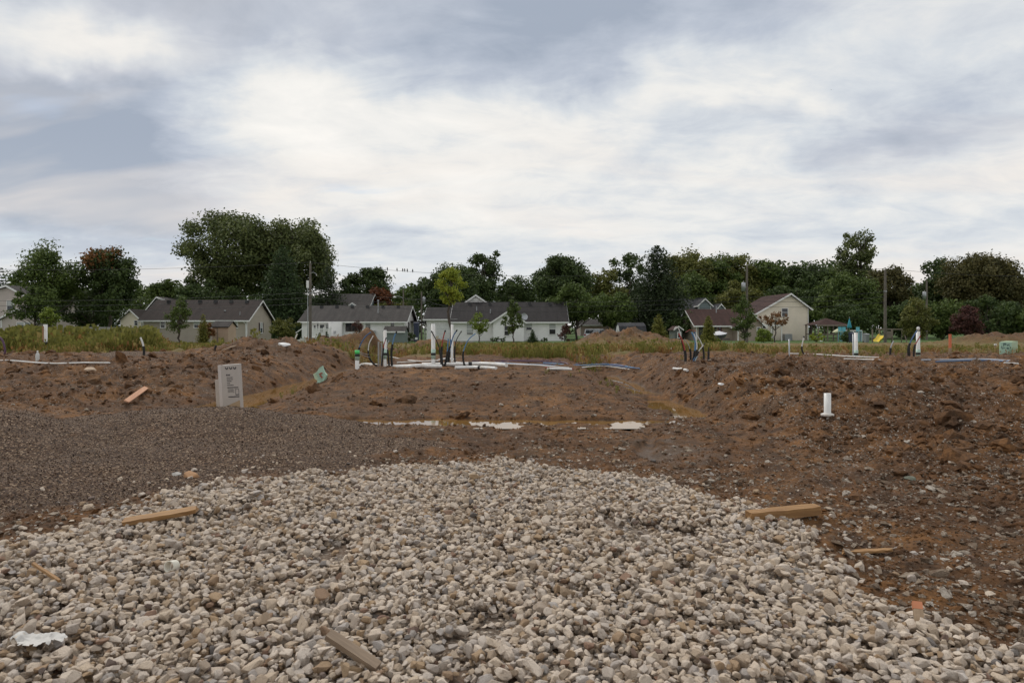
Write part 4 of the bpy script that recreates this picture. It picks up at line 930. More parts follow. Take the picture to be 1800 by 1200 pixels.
    cs = [[(-.57, -.57, .79), (-.57, 0, 1.12), (-.57, .57, .79)], [(-.1, -.62, .81), (-.1, 0, 1.22), (-.1, .62, .81)], [(.35, -.47, .87), (.35, 0, 1.08), (.35, .47, .87)], [(.72, -.04, .97), (.72, 0, 1.0), (.72, .04, .97)]]
    MB().add([v for r_ in cs for v in r_], [[i * 3 + k, i * 3 + k + 1, i * 3 + k + 4, i * 3 + k + 3] for i in range(3) for k in range(2)] + [[2, 1, 0]], True).build('cover', plain('pale_tarp', (.6, .6, .62), .7), e)
    tr = MB(); tr.b2((-.5, -.4, .3), (.9, -.34, .38)); tr.b2((-.5, .34, .3), (.9, .4, .38)); tr.b2((-.3, -.5, .26), (-.22, .5, .34)); tr.build_each('trailer_beam', M_DARK, e)
    for sy in (-1, 1): MB().prism([(-.26 + .24 * math.cos(a * .5236), sy * .55 - .06, .16 + .24 * math.sin(a * .5236)) for a in range(12)], (0, .12, 0)).build('wheel', M_DARK, e)
    # cars
    def car(label, c, L, W, Hh, rz, paint, suv):
        e = empty('parked_car', c, label, 'car', None, rz)
        pr = [(-L / 2, .35), (-L / 2, .85), (-L * .44, .95), (-L * .36, Hh if suv else Hh * .98), (L * .12, Hh), (L * .26, .98), (L * .47, .82), (L / 2, .6), (L / 2, .35)]
        b = MB(); b.prism([(x, -W / 2, z) for x, z in pr], (0, W, 0)); bo = b.build('body', paint, e)
        bv = bo.modifiers.new('soft', 'BEVEL'); bv.width = .07; bv.segments = 2
        MB().prism([(-L * .33, -W / 2 - .006, 1.0), (-L * .30, -W / 2 - .006, Hh - .12), (L * .10, -W / 2 - .006, Hh - .1), (L * .2, -W / 2 - .006, 1.0)], (0, W + .012, 0)).build('side_window', M_GLASS, e)
        MB().prism([(L * .135, -W * .42, Hh - .1), (L * .255, -W * .45, 1.01), (L * .255, W * .45, 1.01), (L * .135, W * .42, Hh - .1)], (.03, 0, .02)).build('windscreen', M_GLASS, e)
        MB().prism([(-L * .445, -W * .42, 1.0), (-L * .375, -W * .40, Hh - .08), (-L * .375, W * .40, Hh - .08), (-L * .445, W * .42, 1.0)], (-.03, 0, .0)).build('rear_window', M_GLASS, e)
        for sx in (-.31, .31):
            for sy in (-1, 1): MB().prism([(sx * L + .33 * math.cos(a * .5236), sy * (W / 2 - .1) - .11, .33 + .33 * math.sin(a * .5236)) for a in range(12)], (0, .22, 0)).build('wheel', M_DARK, e)
        for sy in (-1, 1): MB().box((L / 2 + .0, sy * W * .38, .68), (.05, .3, .14)).build('headlight', M_METAL, e); MB().box((-L / 2 - .0, sy * W * .40, .8), (.05, .22, .18)).build('tail_light', plain('red_lens', (.25, .02, .02), .3), e)
    Y = 84; car('white car parked on the drive beyond the dirt heap', (X(1047, Y), Y, .0), 4.5, 1.8, 1.5, R(68), plain('white_car_paint', (.65, .66, .67), .25), True)
    Y = 77; car('dark car parked beside the gambrel shed', (X(1073, Y), Y, .0), 4.6, 1.8, 1.45, R(25), plain('black_car_paint', (.012, .012, .014), .25), False)
sheds()

# ------------------------------------------------------------------ trees
M_BARK = plain('bark', (.075, .060, .048), .9, .3, 3, .6)
M_BARKL = plain('pale_bark', (.16, .14, .12), .9, .3, 3, .5)
LEAF = dict(
    dark=leafmat('leaf_dark', (0.035, 0.057, 0.018), (0.089, 0.125, 0.033)), mid=leafmat('leaf_mid', (0.051, 0.080, 0.019), (0.131, 0.175, 0.041)),
    olive=leafmat('leaf_olive', (0.080, 0.090, 0.022), (0.189, 0.186, 0.046)), light=leafmat('leaf_light', (0.099, 0.148, 0.023), (0.239, 0.295, 0.049), 2.0),
    lime=leafmat('leaf_lime', (0.169, 0.219, 0.024), (0.378, 0.409, 0.055), 2.5), cotton=leafmat('leaf_cottonwood', (0.060, 0.080, 0.026), (0.159, 0.181, 0.058)),
    red=leafmat('leaf_red', (.085, .030, .014), (.20, .075, .028), 1.2), brownred=leafmat('leaf_bronze', (0.109, 0.053, 0.019), (0.258, 0.114, 0.035)), brown=leafmat('leaf_brownish', (.058, .058, .019), (.135, .115, .038)),
    purple=leafmat('leaf_purple', (0.051, 0.023, 0.019), (0.129, 0.053, 0.041), 2.5), conifer=leafmat('needle_dark', (0.020, 0.033, 0.014), (0.055, 0.076, 0.027)), pine=leafmat('needle_pine', (0.028, 0.049, 0.019), (0.071, 0.106, 0.036)), yconif=leafmat('needle_yellowish', (0.099, 0.114, 0.022), (0.239, 0.224, 0.046), 3))
def cards(rng, c, nrm, size, asp=.62):
    """diamond leaf tufts at points c facing nrm"""
    n = len(c); t = rng.normal(size=(n, 3)); u = np.cross(nrm, t); u /= np.linalg.norm(u, axis=1)[:, None] + 1e-9; w = np.cross(nrm, u)
    s = (size * rng.uniform(.6, 1.3, n))[:, None]; k = nrm * s * .18
    V = np.stack([c - u * s, c - w * s * asp - k, c + u * s, c + w * s * asp + k * .4], 1).reshape(-1, 3)
    return V, np.arange(4 * n).reshape(-1, 4)
def tufts(rng, centres, radii, per, size, flat=.8):
    cs, ns = [], []
    for c, r in zip(centres, radii):
        m = max(6, int(per * rng.uniform(.7, 1.3))); d = rng.normal(size=(m, 3)); d /= np.linalg.norm(d, axis=1)[:, None]
        rr = r * rng.uniform(.2, 1.0, (m, 1)) ** .55 * (1 + .14 * rng.normal(size=(m, 1)))
        cs.append(np.asarray(c) + d * rr * np.array([1, 1, flat])); q = d + .7 * rng.normal(size=(m, 3)) + np.array([0, 0, .35]); ns.append(q / np.linalg.norm(q, axis=1)[:, None])
    return cards(rng, np.concatenate(cs), np.concatenate(ns), size)
def limb(mb, a, b, r0, r1, rng, n=5, sag=.08):
    a, b = Vector(a), Vector(b); L = (b - a).length; pts = []
    for i in range(n + 1):
        t = i / n; p = a.lerp(b, t); j = L * .05 * math.sin(t * math.pi)
        pts.append(p + Vector((rng.normal() * j, rng.normal() * j, -sag * L * math.sin(t * math.pi) * .5 + j)))
    mb.tube(pts, [r0 + (r1 - r0) * i / n for i in range(n + 1)], 6, False)
def tree(label, px, ptop, pbase, hw, Y, leaf, seed, cb=None, shape='round', size=None, dens=1.0, clumps=46, name='tree', bark=None, zg=None, gaps=.0, extra=None, cat='tree', group=None):
    """px centre column, ptop / pbase rows of top and foot, hw half width (picture px) at depth Y; cb row of the crown's underside"""
    rng = np.random.default_rng(seed); s = Y / FPX; x = X(px, Y); zg = H1(x, Y) - .05 if zg is None else zg
    Ht = Z(ptop, Y) - zg; w = 1.10 * hw * s; c0 = (Z(cb, Y) - zg) if cb is not None else Ht * .22; size = .66 * (size or max(.16, .0031 * Y))
    e = empty(name, (x, Y, zg), label, cat, group); ch = (Ht - c0) / 2; cz = c0 + ch
    cen, rad = [], []; tries = 0
    cr = min(w, ch) * (.30 if shape != 'tall' else .26)
    while len(cen) < clumps and tries < 4000:
        tries += 1; d = rng.normal(size=3); d /= np.linalg.norm(d); r = rng.uniform(.25, 1) ** .5
        p = d * r
        if shape == 'round': k = 1.0
        elif shape == 'egg': k = 1.0 - .38 * max(0, p[2]) + .05
        elif shape == 'vase': k = .62 + .42 * (p[2] + 1) / 2 + .12
        elif shape == 'tall': k = .85 + .2 * math.sin(3 * p[2] + seed)
        else: k = 1.0
        lob = 1 + .16 * math.sin(3 * math.atan2(p[1], p[0]) + seed) + .10 * math.sin(5 * p[2] + seed * 1.7)
        rr = cr * rng.uniform(.65, 1.25)
        q = np.array([p[0] * (w - rr * .75) * k * lob, p[1] * (w - rr * .75) * k * lob, cz + p[2] * (ch - rr * .7)])
        if gaps and cen and min(np.linalg.norm(q - o) for o in cen) < rr * gaps: continue
        cen.append(q); rad.append(rr)
    per = dens * 2.6 * (np.mean(rad) / size) ** 2 * 2.2
    V, F = tufts(rng, cen, rad, min(per, 420), size)
    V[:, 2] = np.maximum(V[:, 2], .15)
    np_mesh('crown', V, F, LEAF[leaf], e)
    if extra:                                     # part of the crown already in autumn colour
        lf, fx, fz, fr = extra; c2 = [q for q in cen if ((q[0] / w - fx) ** 2 + ((q[2] - cz) / ch - fz) ** 2) < fr * fr]
        if c2:
            V, F = tufts(rng, np.array(c2) * np.array([1.02, 1, 1]) - np.array([0, w * .12, 0]), [cr * 1.1] * len(c2), min(per, 420) * .8, size)
            o = np_mesh('crown', V, F, LEAF[lf], e); o['label'] = 'reddening top of the crown'
    mb = MB(); tr = max(.035, Ht * .019); top = (rng.normal() * w * .06, rng.normal() * w * .06, cz + ch * .55)
    limb(mb, (0, 0, -.3), (top[0] * .3, top[1] * .3, c0 + ch * .25), tr * 1.15, tr * .7, rng); limb(mb, (top[0] * .3, top[1] * .3, c0 + ch * .25), top, tr * .7, tr * .2, rng)
    for i in rng.permutation(len(cen))[:16]:
        q = cen[i]; st = min(c0 + ch * .25, max(c0 * .8, q[2] - (abs(q[0]) + abs(q[1])) * .8)); limb(mb, (top[0] * .25, top[1] * .25, st), q, tr * .42, tr * .1, rng, 4)
    mb.build('trunk', bark or M_BARK, e); return e
def conifer(label, px, ptop, pbase, hw, Y, leaf, seed, size=None, rows=26, name='conifer_tree', power=.8, group=None, ragged=.3, cat='tree', bare=.06):
    rng = np.random.default_rng(seed); s = Y / FPX; x = X(px, Y); zg = H1(x, Y) - .05; Ht = Z(ptop, Y) - zg; w = hw * s; size = .72 * (size or .0030 * Y)
    e = empty(name, (x, Y, zg), label, cat, group); cs, ns = [], []; mb = MB()
    limb(mb, (0, 0, -.2), (0, 0, Ht * .97), Ht * .018 + .02, .01, rng, 6, 0)
    for i in range(rows):
        t = bare + (1 - bare) * i / (rows - 1); z = Ht * t; rr = w * (1 - t) ** power + .02 * Ht; nb = max(4, int(11 * (1 - t) + 5)); a0 = rng.uniform(0, 6.28)
        for k in range(nb):
            a = a0 + 6.283 * k / nb + rng.normal() * .15; L = rr * (1 + ragged * rng.normal() * .6); L = max(.05, L); dr = Vector((math.cos(a), math.sin(a), 0)); droop = -.18 * L * (1 - t)
            if k % 2 == 0: limb(mb, (0, 0, z), (dr.x * L * .85, dr.y * L * .85, z + droop), .010 * Ht * (1 - t) * .5 + .008, .005, rng, 3, 0)
            m = max(5, int(L / size * 3.6)); tt = rng.uniform(.15, 1, m) ** .7; off = rng.normal(size=(m, 3)) * (.13 * L + size * .3) * np.array([1, 1, .5])
            c = np.stack([dr.x * L * tt, dr.y * L * tt, z + droop * tt ** 1.5 + 0 * tt], -1) + off; q = rng.normal(size=(m, 3)) * .7 + np.array([dr.x * .3, dr.y * .3, .8]); cs.append(c); ns.append(q / np.linalg.norm(q, axis=1)[:, None])
    V, F = cards(rng, np.concatenate(cs), np.concatenate(ns), size * .8, .38); V[:, 2] = np.maximum(V[:, 2], .08)
    np_mesh('crown', V, F, LEAF[leaf], e); mb.build('trunk', M_BARK, e); return e
def trees():
    T = tree
    T('green maple at far left with airy rounded crown', 90, 419, 590, 57, 70, 'mid', 1, 548, 'round', .20, .55, 60, gaps=.35)
    T('short dense dark tree before the pinkish house', 62, 500, 583, 40, 66, 'mid', 2, 572, 'round', .2, 1.1, 40)
    T('maple with reddening top beside the far left maple', 193, 420, 592, 50, 72, 'dark', 3, 572, 'egg', .22, 1.1, 80, extra=('brownred', -.32, .62, .42))
    T('dense low tree under the reddening maple', 165, 500, 590, 62, 76, 'dark', 33, 582, 'round', .24, 1.0, 50)
    T('tall cottonwood, left one of the towering pair', 410, 362, 580, 84, 108, 'cotton', 4, 535, 'round', .34, .5, 100, gaps=.33)
    T('tall cottonwood, right one of the towering pair', 516, 369, 580, 82, 110, 'cotton', 5, 535, 'round', .34, .72, 100, gaps=.22)
    conifer('dark broad pine in front of the towering pair', 497, 432, 585, 54, 96, 'pine', 6, .38, 42, 'pine_tree', .75)
    conifer('dark pine just left of the first utility pole', 575, 470, 585, 45, 98, 'conifer', 66, .34, 28, 'pine_tree', .7)
    T('dark undergrowth tree below the left cottonwood', 372, 488, 585, 62, 99, 'dark', 7, 580, 'round', .3, 1.1, 55)
    T('round dark tree right of the second pine', 646, 462, 580, 44, 118, 'dark', 8, 555, 'round', .34, 1.1, 55)
    T('orange-red autumn tree behind the pale blue house', 663, 497, 585, 34, 106, 'red', 9, 575, 'round', .3, .9, 40)
    T('olive tree beside the autumn red tree', 690, 520, 585, 30, 104, 'olive', 10, 580, 'round', .3, .9, 36)
    T('thin pale tree in the gap above the driveway', 712, 497, 580, 34, 132, 'mid', 11, 560, 'round', .36, .6, 40, gaps=.5)
    T('dark flat-topped tree behind the garage', 795, 458, 585, 64, 106, 'dark', 12, 570, 'round', .32, 1.25, 90)
    T('taller tree rising behind the flat-topped dark tree', 851, 430, 585, 37, 122, 'dark', 13, 540, 'tall', .36, .8, 50, gaps=.3)
    T('dark tree between garage house and maple', 905, 482, 585, 38, 110, 'dark', 14, 572, 'round', .32, 1.1, 50)
    T('very dark round maple right of the charcoal roof', 989, 444, 588, 53, 97, 'dark', 15, 568, 'round', .28, 1.2, 90)
    T('green shade tree with bare trunk near the white car', 1014, 492, 597, 50, 85, 'mid', 16, 573, 'round', .25, .95, 70)
    T('background tree right of the round maple', 1068, 465, 585, 42, 124, 'olive', 17, 570, 'round', .36, 1.0, 50)
    T('tall background tree left of the big spruce', 1106, 433, 585, 38, 128, 'dark', 18, 570, 'tall', .38, .9, 50)
    T('mid green tree left of the big spruce', 1083, 505, 590, 42, 88, 'mid', 19, 588, 'round', .26, 1.0, 50)
    conifer('big black-green spruce above the barn shed', 1156, 433, 590, 62, 92, 'conifer', 20, .36, 50, 'spruce_tree', .62)
    T('dark shrubby tree at the foot of the spruce', 1205, 540, 592, 36, 86, 'dark', 38, 590, 'round', .26, 1.1, 40)
    for i, (p, t, h, lf, lab) in enumerate(((1215, 431, 46, 'olive', 'first tree of the far wood, right of the spruce'), (1264, 437, 36, 'mid', 'second tree of the far wood'), (1300, 439, 36, 'olive', 'tree of the far wood behind the transformer pole'),
            (1343, 450, 36, 'mid', 'dark tree of the far wood above the beige gable'), (1383, 455, 36, 'dark', 'tree of the far wood right above the gable peak'), (1424, 453, 36, 'dark', 'tree of the far wood above the gazebo'), (1462, 460, 32, 'mid', 'last tree of the far wood, left of the tall poplar'))):
        T(lab, p, t, 580, h * 1.35, 150, lf, 40 + i, 572, 'round', .44, 1.0, 60, group='far wood')
    T('soft green tree behind the slate house', 1213, 474, 585, 44, 112, 'mid', 21, 580, 'round', .33, 1.1, 60)
    T('pale green tree behind the transformer pole', 1292, 487, 585, 40, 108, 'olive', 22, 580, 'round', .32, 1.0, 60)
    T('dark tree behind the beige two-storey house', 1395, 490, 585, 50, 112, 'dark', 23, 582, 'round', .34, 1.1, 60)
    T('tall poplar standing above the right-hand trees', 1507, 397, 585, 42, 116, 'cotton', 24, 505, 'tall', .34, .62, 60, gaps=.42)
    T('broad green tree under the tall poplar', 1490, 470, 590, 58, 100, 'mid', 25, 588, 'round', .3, 1.1, 80)
    T('brownish green tree right of the tall poplar', 1560, 459, 590, 46, 104, 'brown', 26, 588, 'round', .3, 1.0, 70)
    T('small dark tree in the gap right of the poplar', 1607, 492, 588, 30, 112, 'dark', 27, 580, 'round', .33, .9, 40)
    T('dark green tree left of the big brownish crown', 1652, 448, 590, 42, 108, 'dark', 28, 580, 'round', .32, .95, 60, gaps=.2)
    T('big rounded brownish tree near the right edge', 1722, 433, 592, 66, 98, 'brown', 29, 585, 'round', .28, 1.15, 120)
    T('tree cut by the right edge of the picture', 1800, 470, 592, 46, 100, 'olive', 30, 585, 'round', .3, 1.0, 60)
    for i, (p, t, h, Y, lf, lab) in enumerate(((1490, 530, 46, 90, 'dark', 'dark thicket behind the gazebo and parasols'), (1590, 525, 44, 90, 'dark', 'dark thicket behind the play tower'), (1655, 520, 44, 89, 'mid', 'green thicket behind the orange stake'), (1740, 515, 60, 88, 'dark', 'wide dark thicket under the brownish tree'), (1815, 535, 45, 86, 'mid', 'thicket at the right edge'))):
        T(lab, p, t, 598, h, Y, lf, 60 + i, 597, 'round', .27, 1.15, 60, name='thicket', cat='thicket', group='thicket along the lawn')
    conifer('dark conifer cut by the left edge', 3, 472, 590, 26, 125, 'conifer', 31, .36, 22)
    T('green tree behind the pinkish house', 35, 485, 590, 34, 120, 'mid', 32, 580, 'round', .34, 1.0, 45)
    T('low tree left of the tan ranch roof', 252, 497, 590, 30, 108, 'mid', 34, 582, 'round', .32, 1.0, 45)
    T('rounded tree above the tan ranch roof', 295, 484, 590, 44, 104, 'mid', 35, 582, 'round', .30, 1.05, 60)
    T('small tree at the left foot of the cottonwoods', 335, 476, 590, 28, 106, 'mid', 36, 575, 'round', .32, .9, 40)
    # saplings and shrubs between the site and the houses
    S = dict(name='sapling')
    T('tall young tree with yellow-green crown before the garage', 792, 464, 602, 27, 52, 'lime', 70, 540, 'egg', .13, .9, 46, **S)
    T('small light green sapling before the garage house window', 843, 543, 600, 17, 56, 'light', 71, 590, 'egg', .12, .7, 34, gaps=.3, **S)
    T('dark green sapling before the projecting gable', 902, 524, 602, 19, 55, 'mid', 72, 597, 'egg', .12, .85, 44, **S)
    T('loose sapling before the tan ranch house', 314, 516, 600, 22, 50, 'mid', 73, 592, 'egg', .11, .55, 44, gaps=.35, **S)
    T('bright yellow-green sapling at the far left', 86, 537, 590, 16, 48, 'light', 74, 580, 'egg', .12, .9, 34, **S)
    T('upright sapling before the taupe house', 1308, 512, 606, 20, 54, 'mid', 75, 598, 'egg', .11, .8, 46, gaps=.2, **S)
    T('leafy sapling right of the utility pole', 1612, 519, 606, 30, 58, 'olive', 76, 600, 'egg', .13, .8, 56, gaps=.2, **S)
    T('purple-leaved sapling before the brownish tree', 1701, 535, 606, 26, 60, 'purple', 77, 602, 'egg', .14, 1.0, 50, **S)
    T('purple plum bush before the white ranch windows', 628, 559, 602, 13, 62, 'purple', 78, 598, 'vase', .11, .45, 30, gaps=.3, name='shrub', cat='shrub')
    T('purple bush at right corner of the charcoal-roofed house', 993, 566, 606, 12, 64, 'purple', 79, 604, 'egg', .11, .7, 34, name='shrub', cat='shrub')
    T('red-leaved bush beside the small tan shed', 362, 562, 600, 16, 55, 'brownred', 80, 599, 'round', .11, 1.0, 36, name='shrub', cat='shrub')
    conifer('slim green conifer among the red bush', 357, 553, 600, 9, 54, 'yconif', 81, .12, 20, 'sapling', .6)
    T('dark rounded bush left of the white deck', 500, 556, 603, 26, 68, 'olive', 82, 600, 'round', .16, 1.1, 46, name='shrub', cat='shrub')
    T('bronze twiggy tree before the beige two-storey house', 1362, 544, 600, 27, 70, 'brownred', 83, 575, 'round', .13, .55, 44, gaps=.3, name='small_tree')
    T('bright green round bush below the patio cover', 1342, 576, 607, 15, 62, 'light', 84, 606, 'round', .13, 1.3, 34, name='shrub', cat='shrub')
    T('pale ornamental grass mound by the gazebo', 1435, 583, 602, 12, 70, 'lime', 85, 601, 'round', .14, 1.2, 26, name='shrub', cat='shrub')
    T('dark bush below the teal parasol', 1490, 578, 606, 12, 66, 'dark', 86, 605, 'round', .14, 1.1, 30, name='shrub', cat='shrub')
    T('low green bush before the carport', 1258, 592, 606, 10, 60, 'light', 87, 605, 'round', .11, 1.2, 20, name='shrub', cat='shrub')
    conifer('yellowish conifer sapling right of the dirt heap', 1158, 553, 603, 16, 52, 'yconif', 88, .13, 24, 'sapling', .7)
    conifer('yellowish conifer sapling before the carport', 1245, 556, 604, 13, 52, 'yconif', 89, .13, 24, 'sapling', .65)
    conifer('small spiky spruce under the white house window', 936, 580, 606, 11, 64, 'pine', 90, .12, 14, 'shrub', .8, cat='shrub')
    for i, (p, t, h, lab) in enumerate(((562, 585, 5, 'left little spruce before the deck'), (574, 583, 5, 'right little spruce before the deck'))): conifer(lab, p, t, 603, h + 2, 66, 'pine', 91 + i, .12, 12, 'shrub', .8, cat='shrub')
    T('dark evergreen bush beside the navy bin', 719, 583, 600, 11, 73, 'dark', 95, 599, 'round', .14, 1.2, 26, name='shrub', cat='shrub')
    for i, p in enumerate((866, 874, 884, 956)): T(('low dark plant at the foot of the projecting gable', 'low plant left of the gable door', 'low plant under the gable door', 'low plant under the right window of the white house')[i], p, 591, 604, 6, 74, 'dark', 100 + i, 603, 'round', .11, 1.1, 14, name='shrub', cat='shrub')
    # far wood closing the horizon
    rng = np.random.default_rng(77); n = 70000; xx = rng.uniform(-190, 190, n); yy = rng.uniform(165, 185, n); ht = 11.0 + 2.6 * fbm(xx, 0 * xx, .07, 4, .6, 88) + 6.0 * ss(36, 44, xx) * (1 - ss(84, 96, xx)) + 1.5 * ss(96, 110, xx); zz = ht * rng.uniform(0, 1, n) ** .75
    q = rng.normal(size=(n, 3)) + np.array([0, -.6, .5]); V, F = cards(rng, np.stack([xx, yy, zz], -1), q / np.linalg.norm(q, axis=1)[:, None], .52)
    tag(np_mesh('far_wood', V, F, LEAF['dark']), 'distant wood closing the horizon behind the houses', 'wood', None, 'stuff')
trees()

# ------------------------------------------------------------------ weeds
def weeds():
    rng = np.random.default_rng(31)
    def blades(n, h, lean, wd, mat, heads=0):
        vs, fs = [], []
        for i in range(n):
            a = rng.uniform(0, 6.28); r = rng.uniform(0, .13); b = np.array([math.cos(a) * r, math.sin(a) * r, -.03]); l = h * rng.uniform(.5, 1.1); d = np.array([math.cos(a + rng.normal() * .8), math.sin(a + rng.normal() * .8), 0]) * lean * l * rng.uniform(.3, 1)
            sd = np.array([-math.sin(a), math.cos(a), 0]) * wd * rng.uniform(.6, 1.3); p1 = b + d * .35 + np.array([0, 0, l * .6]); p2 = b + d + np.array([0, 0, l]); o = len(vs)
            vs += [b - sd, b + sd, p1 + sd * .8, p1 - sd * .8, p2 + sd * .15, p2 - sd * .15]; fs += [[o, o + 1, o + 2, o + 3], [o + 3, o + 2, o + 4, o + 5]]
            if i < heads:
                hs = wd * 2.6; o = len(vs); vs += [p2 + np.array([-hs, 0, -.05]), p2 + np.array([hs, 0, -.05]), p2 + np.array([hs, hs, .06]), p2 + np.array([-hs, -hs, .08])]; fs += [[o, o + 1, o + 2, o + 3]]
        me = bpy.data.meshes.new('tuft_shape'); me.from_pydata([tuple(v) for v in vs], [], fs); me.materials.append(mat); return me
    straw = leafmat('weed_straw', (.24, .18, .062), (.43, .335, .125), 3, .3); green = leafmat('weed_green', (.115, .118, .026), (.25, .235, .058), 3, .3); rust = leafmat('weed_rust', (.19, .095, .034), (.33, .18, .065), 3, .25)
    prot = [blades(16, .42, .5, .010, straw, 5), blades(16, .36, .6, .011, straw, 4), blades(16, .40, .5, .012, green, 4), blades(14, .34, .6, .012, green), blades(14, .32, .6, .010, rust, 6), blades(18, .5, .35, .012, green, 8)]
    def heap(x, y):
        h = 0
        for cx, cy, rx, ry, a in HEAPS: h = np.maximum(h, bump(x, y, cx, cy, rx * .95, ry * .95, 3))
        return h
    n = 60000; y = rng.uniform(21.5, 58, n); x = rng.uniform(-1, 1, n) * (.85 * y + 2)
    ed = 28.0 - 3.2 * ss(-2, 1, x) * (1 - ss(2.5, 5, x)) - 2.0 * ss(8, 11, x) + 1.5 * fbm(x, y, .35, 3, .5, 120)
    lawn = ss(46, 49, y + 3 * fbm(x, y, .25, 2, .5, 70)) * np.clip(ss(9, 12, x) + ss(52, 56, y), 0, 1)
    d = ss(0, 1.4, y - ed) * (1 - .93 * heap(x, y)) * (1 - .97 * lawn) * (.45 + .55 * ss(-.2, .3, fbm(x, y, .3, 3, .5, 121)))
    d *= 1 - .85 * bump(x, y, 11.5, 38, 5, 6, 4) * ss(-.1, .3, fbm(x, y, .4, 2, .5, 123))
    d *= 1 - .75 * ss(36, 39, y) * ss(8, 11, x)
    k = rng.uniform(0, 1, n) < d * (.62 + .3 * ss(30, 40, y)); x, y = x[k], y[k]; m = len(x)
    tall = (1 - ss(-.54, -.48, x / y)) * ss(29, 31, y) * (1 - ss(46, 52, y)); tall = tall * (.55 + .6 * ss(-.2, .5, fbm(x, y, .2, 3, .5, 122)))
    s = rng.uniform(.55, 1.05, m) * (1 + .95 * tall) * (1 - .68 * (1 - tall) * ss(27, 37, y)) * (1 - .4 * ss(9, 12, x) * ss(24, 28, y)); gr = fbm(x, y, .22, 3, .5, 125) + .5 * tall
    idx = np.where(rng.uniform(0, 1, m) < np.clip(.46 + .7 * gr, .1, .9), rng.choice([2, 3, 5], m), rng.choice([0, 1, 4, 4], m))
    o = scatter('weeds', prot, np.stack([x, y, H(x, y)], -1), np.stack([0 * x, 0 * x, rng.uniform(0, 6.28, m)], -1), np.stack([s, s, s], -1), idx)
    tag(o, 'yellow-green weeds and dry grass on the fallow strip', 'weeds', None, 'stuff')
    # sparse sprouts on the pad and by the puddles
    n = 900; y = rng.uniform(12.5, 24, n); x = rng.uniform(-6.5, 13, n); dd = np.maximum(bump(x, y, 2.4, 17.5, .9, 2.0) * .5, np.maximum(bump(x, y, 14.5, 22.8, 6, .9), bump(x, y, -5.2, 16, .5, 1.5) * .25)); k = rng.uniform(0, 1, n) < dd; x, y = x[k], y[k]; m = len(x); s = rng.uniform(.2, .5, m)
    o = scatter('sprouts', prot, np.stack([x, y, H(x, y)], -1), np.stack([0 * x, 0 * x, rng.uniform(0, 6.28, m)], -1), np.stack([s, s, s], -1), rng.choice([2, 3, 5], m)); tag(o, 'sparse green sprouts growing in the mud', 'weeds', None, 'stuff')
    print('weeds', len(s))
weeds()

# ------------------------------------------------------------------ utility poles, wires, birds
M_POLE = plain('pole_wood', (.135, .115, .095), .9, .25, 2, .5)
M_CABLE = plain('black_cable', (.02, .02, .022), .6)
def pole(label, px, ptop, Y, r=.13, parts=()):
    x = X(px, Y); z0 = H1(x, Y); e = empty('utility_pole', (x, Y, z0), label, 'utility pole', 'utility poles along the back of the site'); h = Z(ptop, Y) - z0
    mb = MB(); mb.tube([(0, 0, -.4), (0, 0, h * .5), (0, 0, h)], [r, r * .86, r * .7], 12); mb.build('post', M_POLE, e)
    for p in parts:
        if p[0] == 'can':
            zz = Z(p[1], Y) - z0; o = MB().lathe((-.32 * p[2], -.05, zz), [(.0, -.45), (.2, -.45), (.21, .38), (.17, .43), (0, .45)], 14).build('transformer', M_METAL, e)
            MB().tube([(-.32 * p[2], -.05, zz + .43), (-.32 * p[2], -.05, zz + .62)], .035, 8).build('bushing', M_CONC, o); MB().b2((-.14 * p[2] - .06, -.08, zz - .1), (-.14 * p[2] + .06, -.02, zz)).build('bracket', M_METAL, e)
        if p[0] == 'pin': MB().tube([(0, 0, h - .02), (0, 0, h + .14), (0, 0, h + .22)], [.03, .05, .03], 8).build('insulator', M_CONC, e)
        if p[0] == 'arm':
            zz = Z(p[1], Y) - z0; MB().tube(arc([(0, -.08, zz), (.3, -.1, zz + .12), (.62, -.1, zz - .04)], 6), .022, 8).build('bracket_arm', M_METAL, e); MB().tube([(.62, -.1, zz - .04), (.62, -.1, zz - .22)], .05, 8).build('insulator', M_CONC, e)
        if p[0] == 'lamp':
            zz = Z(p[1], Y) - z0; MB().tube(arc([(0, -.1, zz - .25), (-.5, -.1, zz), (-.95, -.1, zz)], 6), .03, 8).build('lamp_arm', M_METAL, e); MB().lathe((-1.15, -.1, zz - .1), [(.02, .12), (.16, .08), (.24, -.02), (.2, -.08), (.02, -.1)], 12).build('lamp_head', M_TRIM, e)
        if p[0] == 'band': MB().tube([(0, 0, Z(p[1], Y) - z0 - .05), (0, 0, Z(p[1], Y) - z0 + .05)], r * 1.05, 12).build('band', M_METAL, e)
    return e
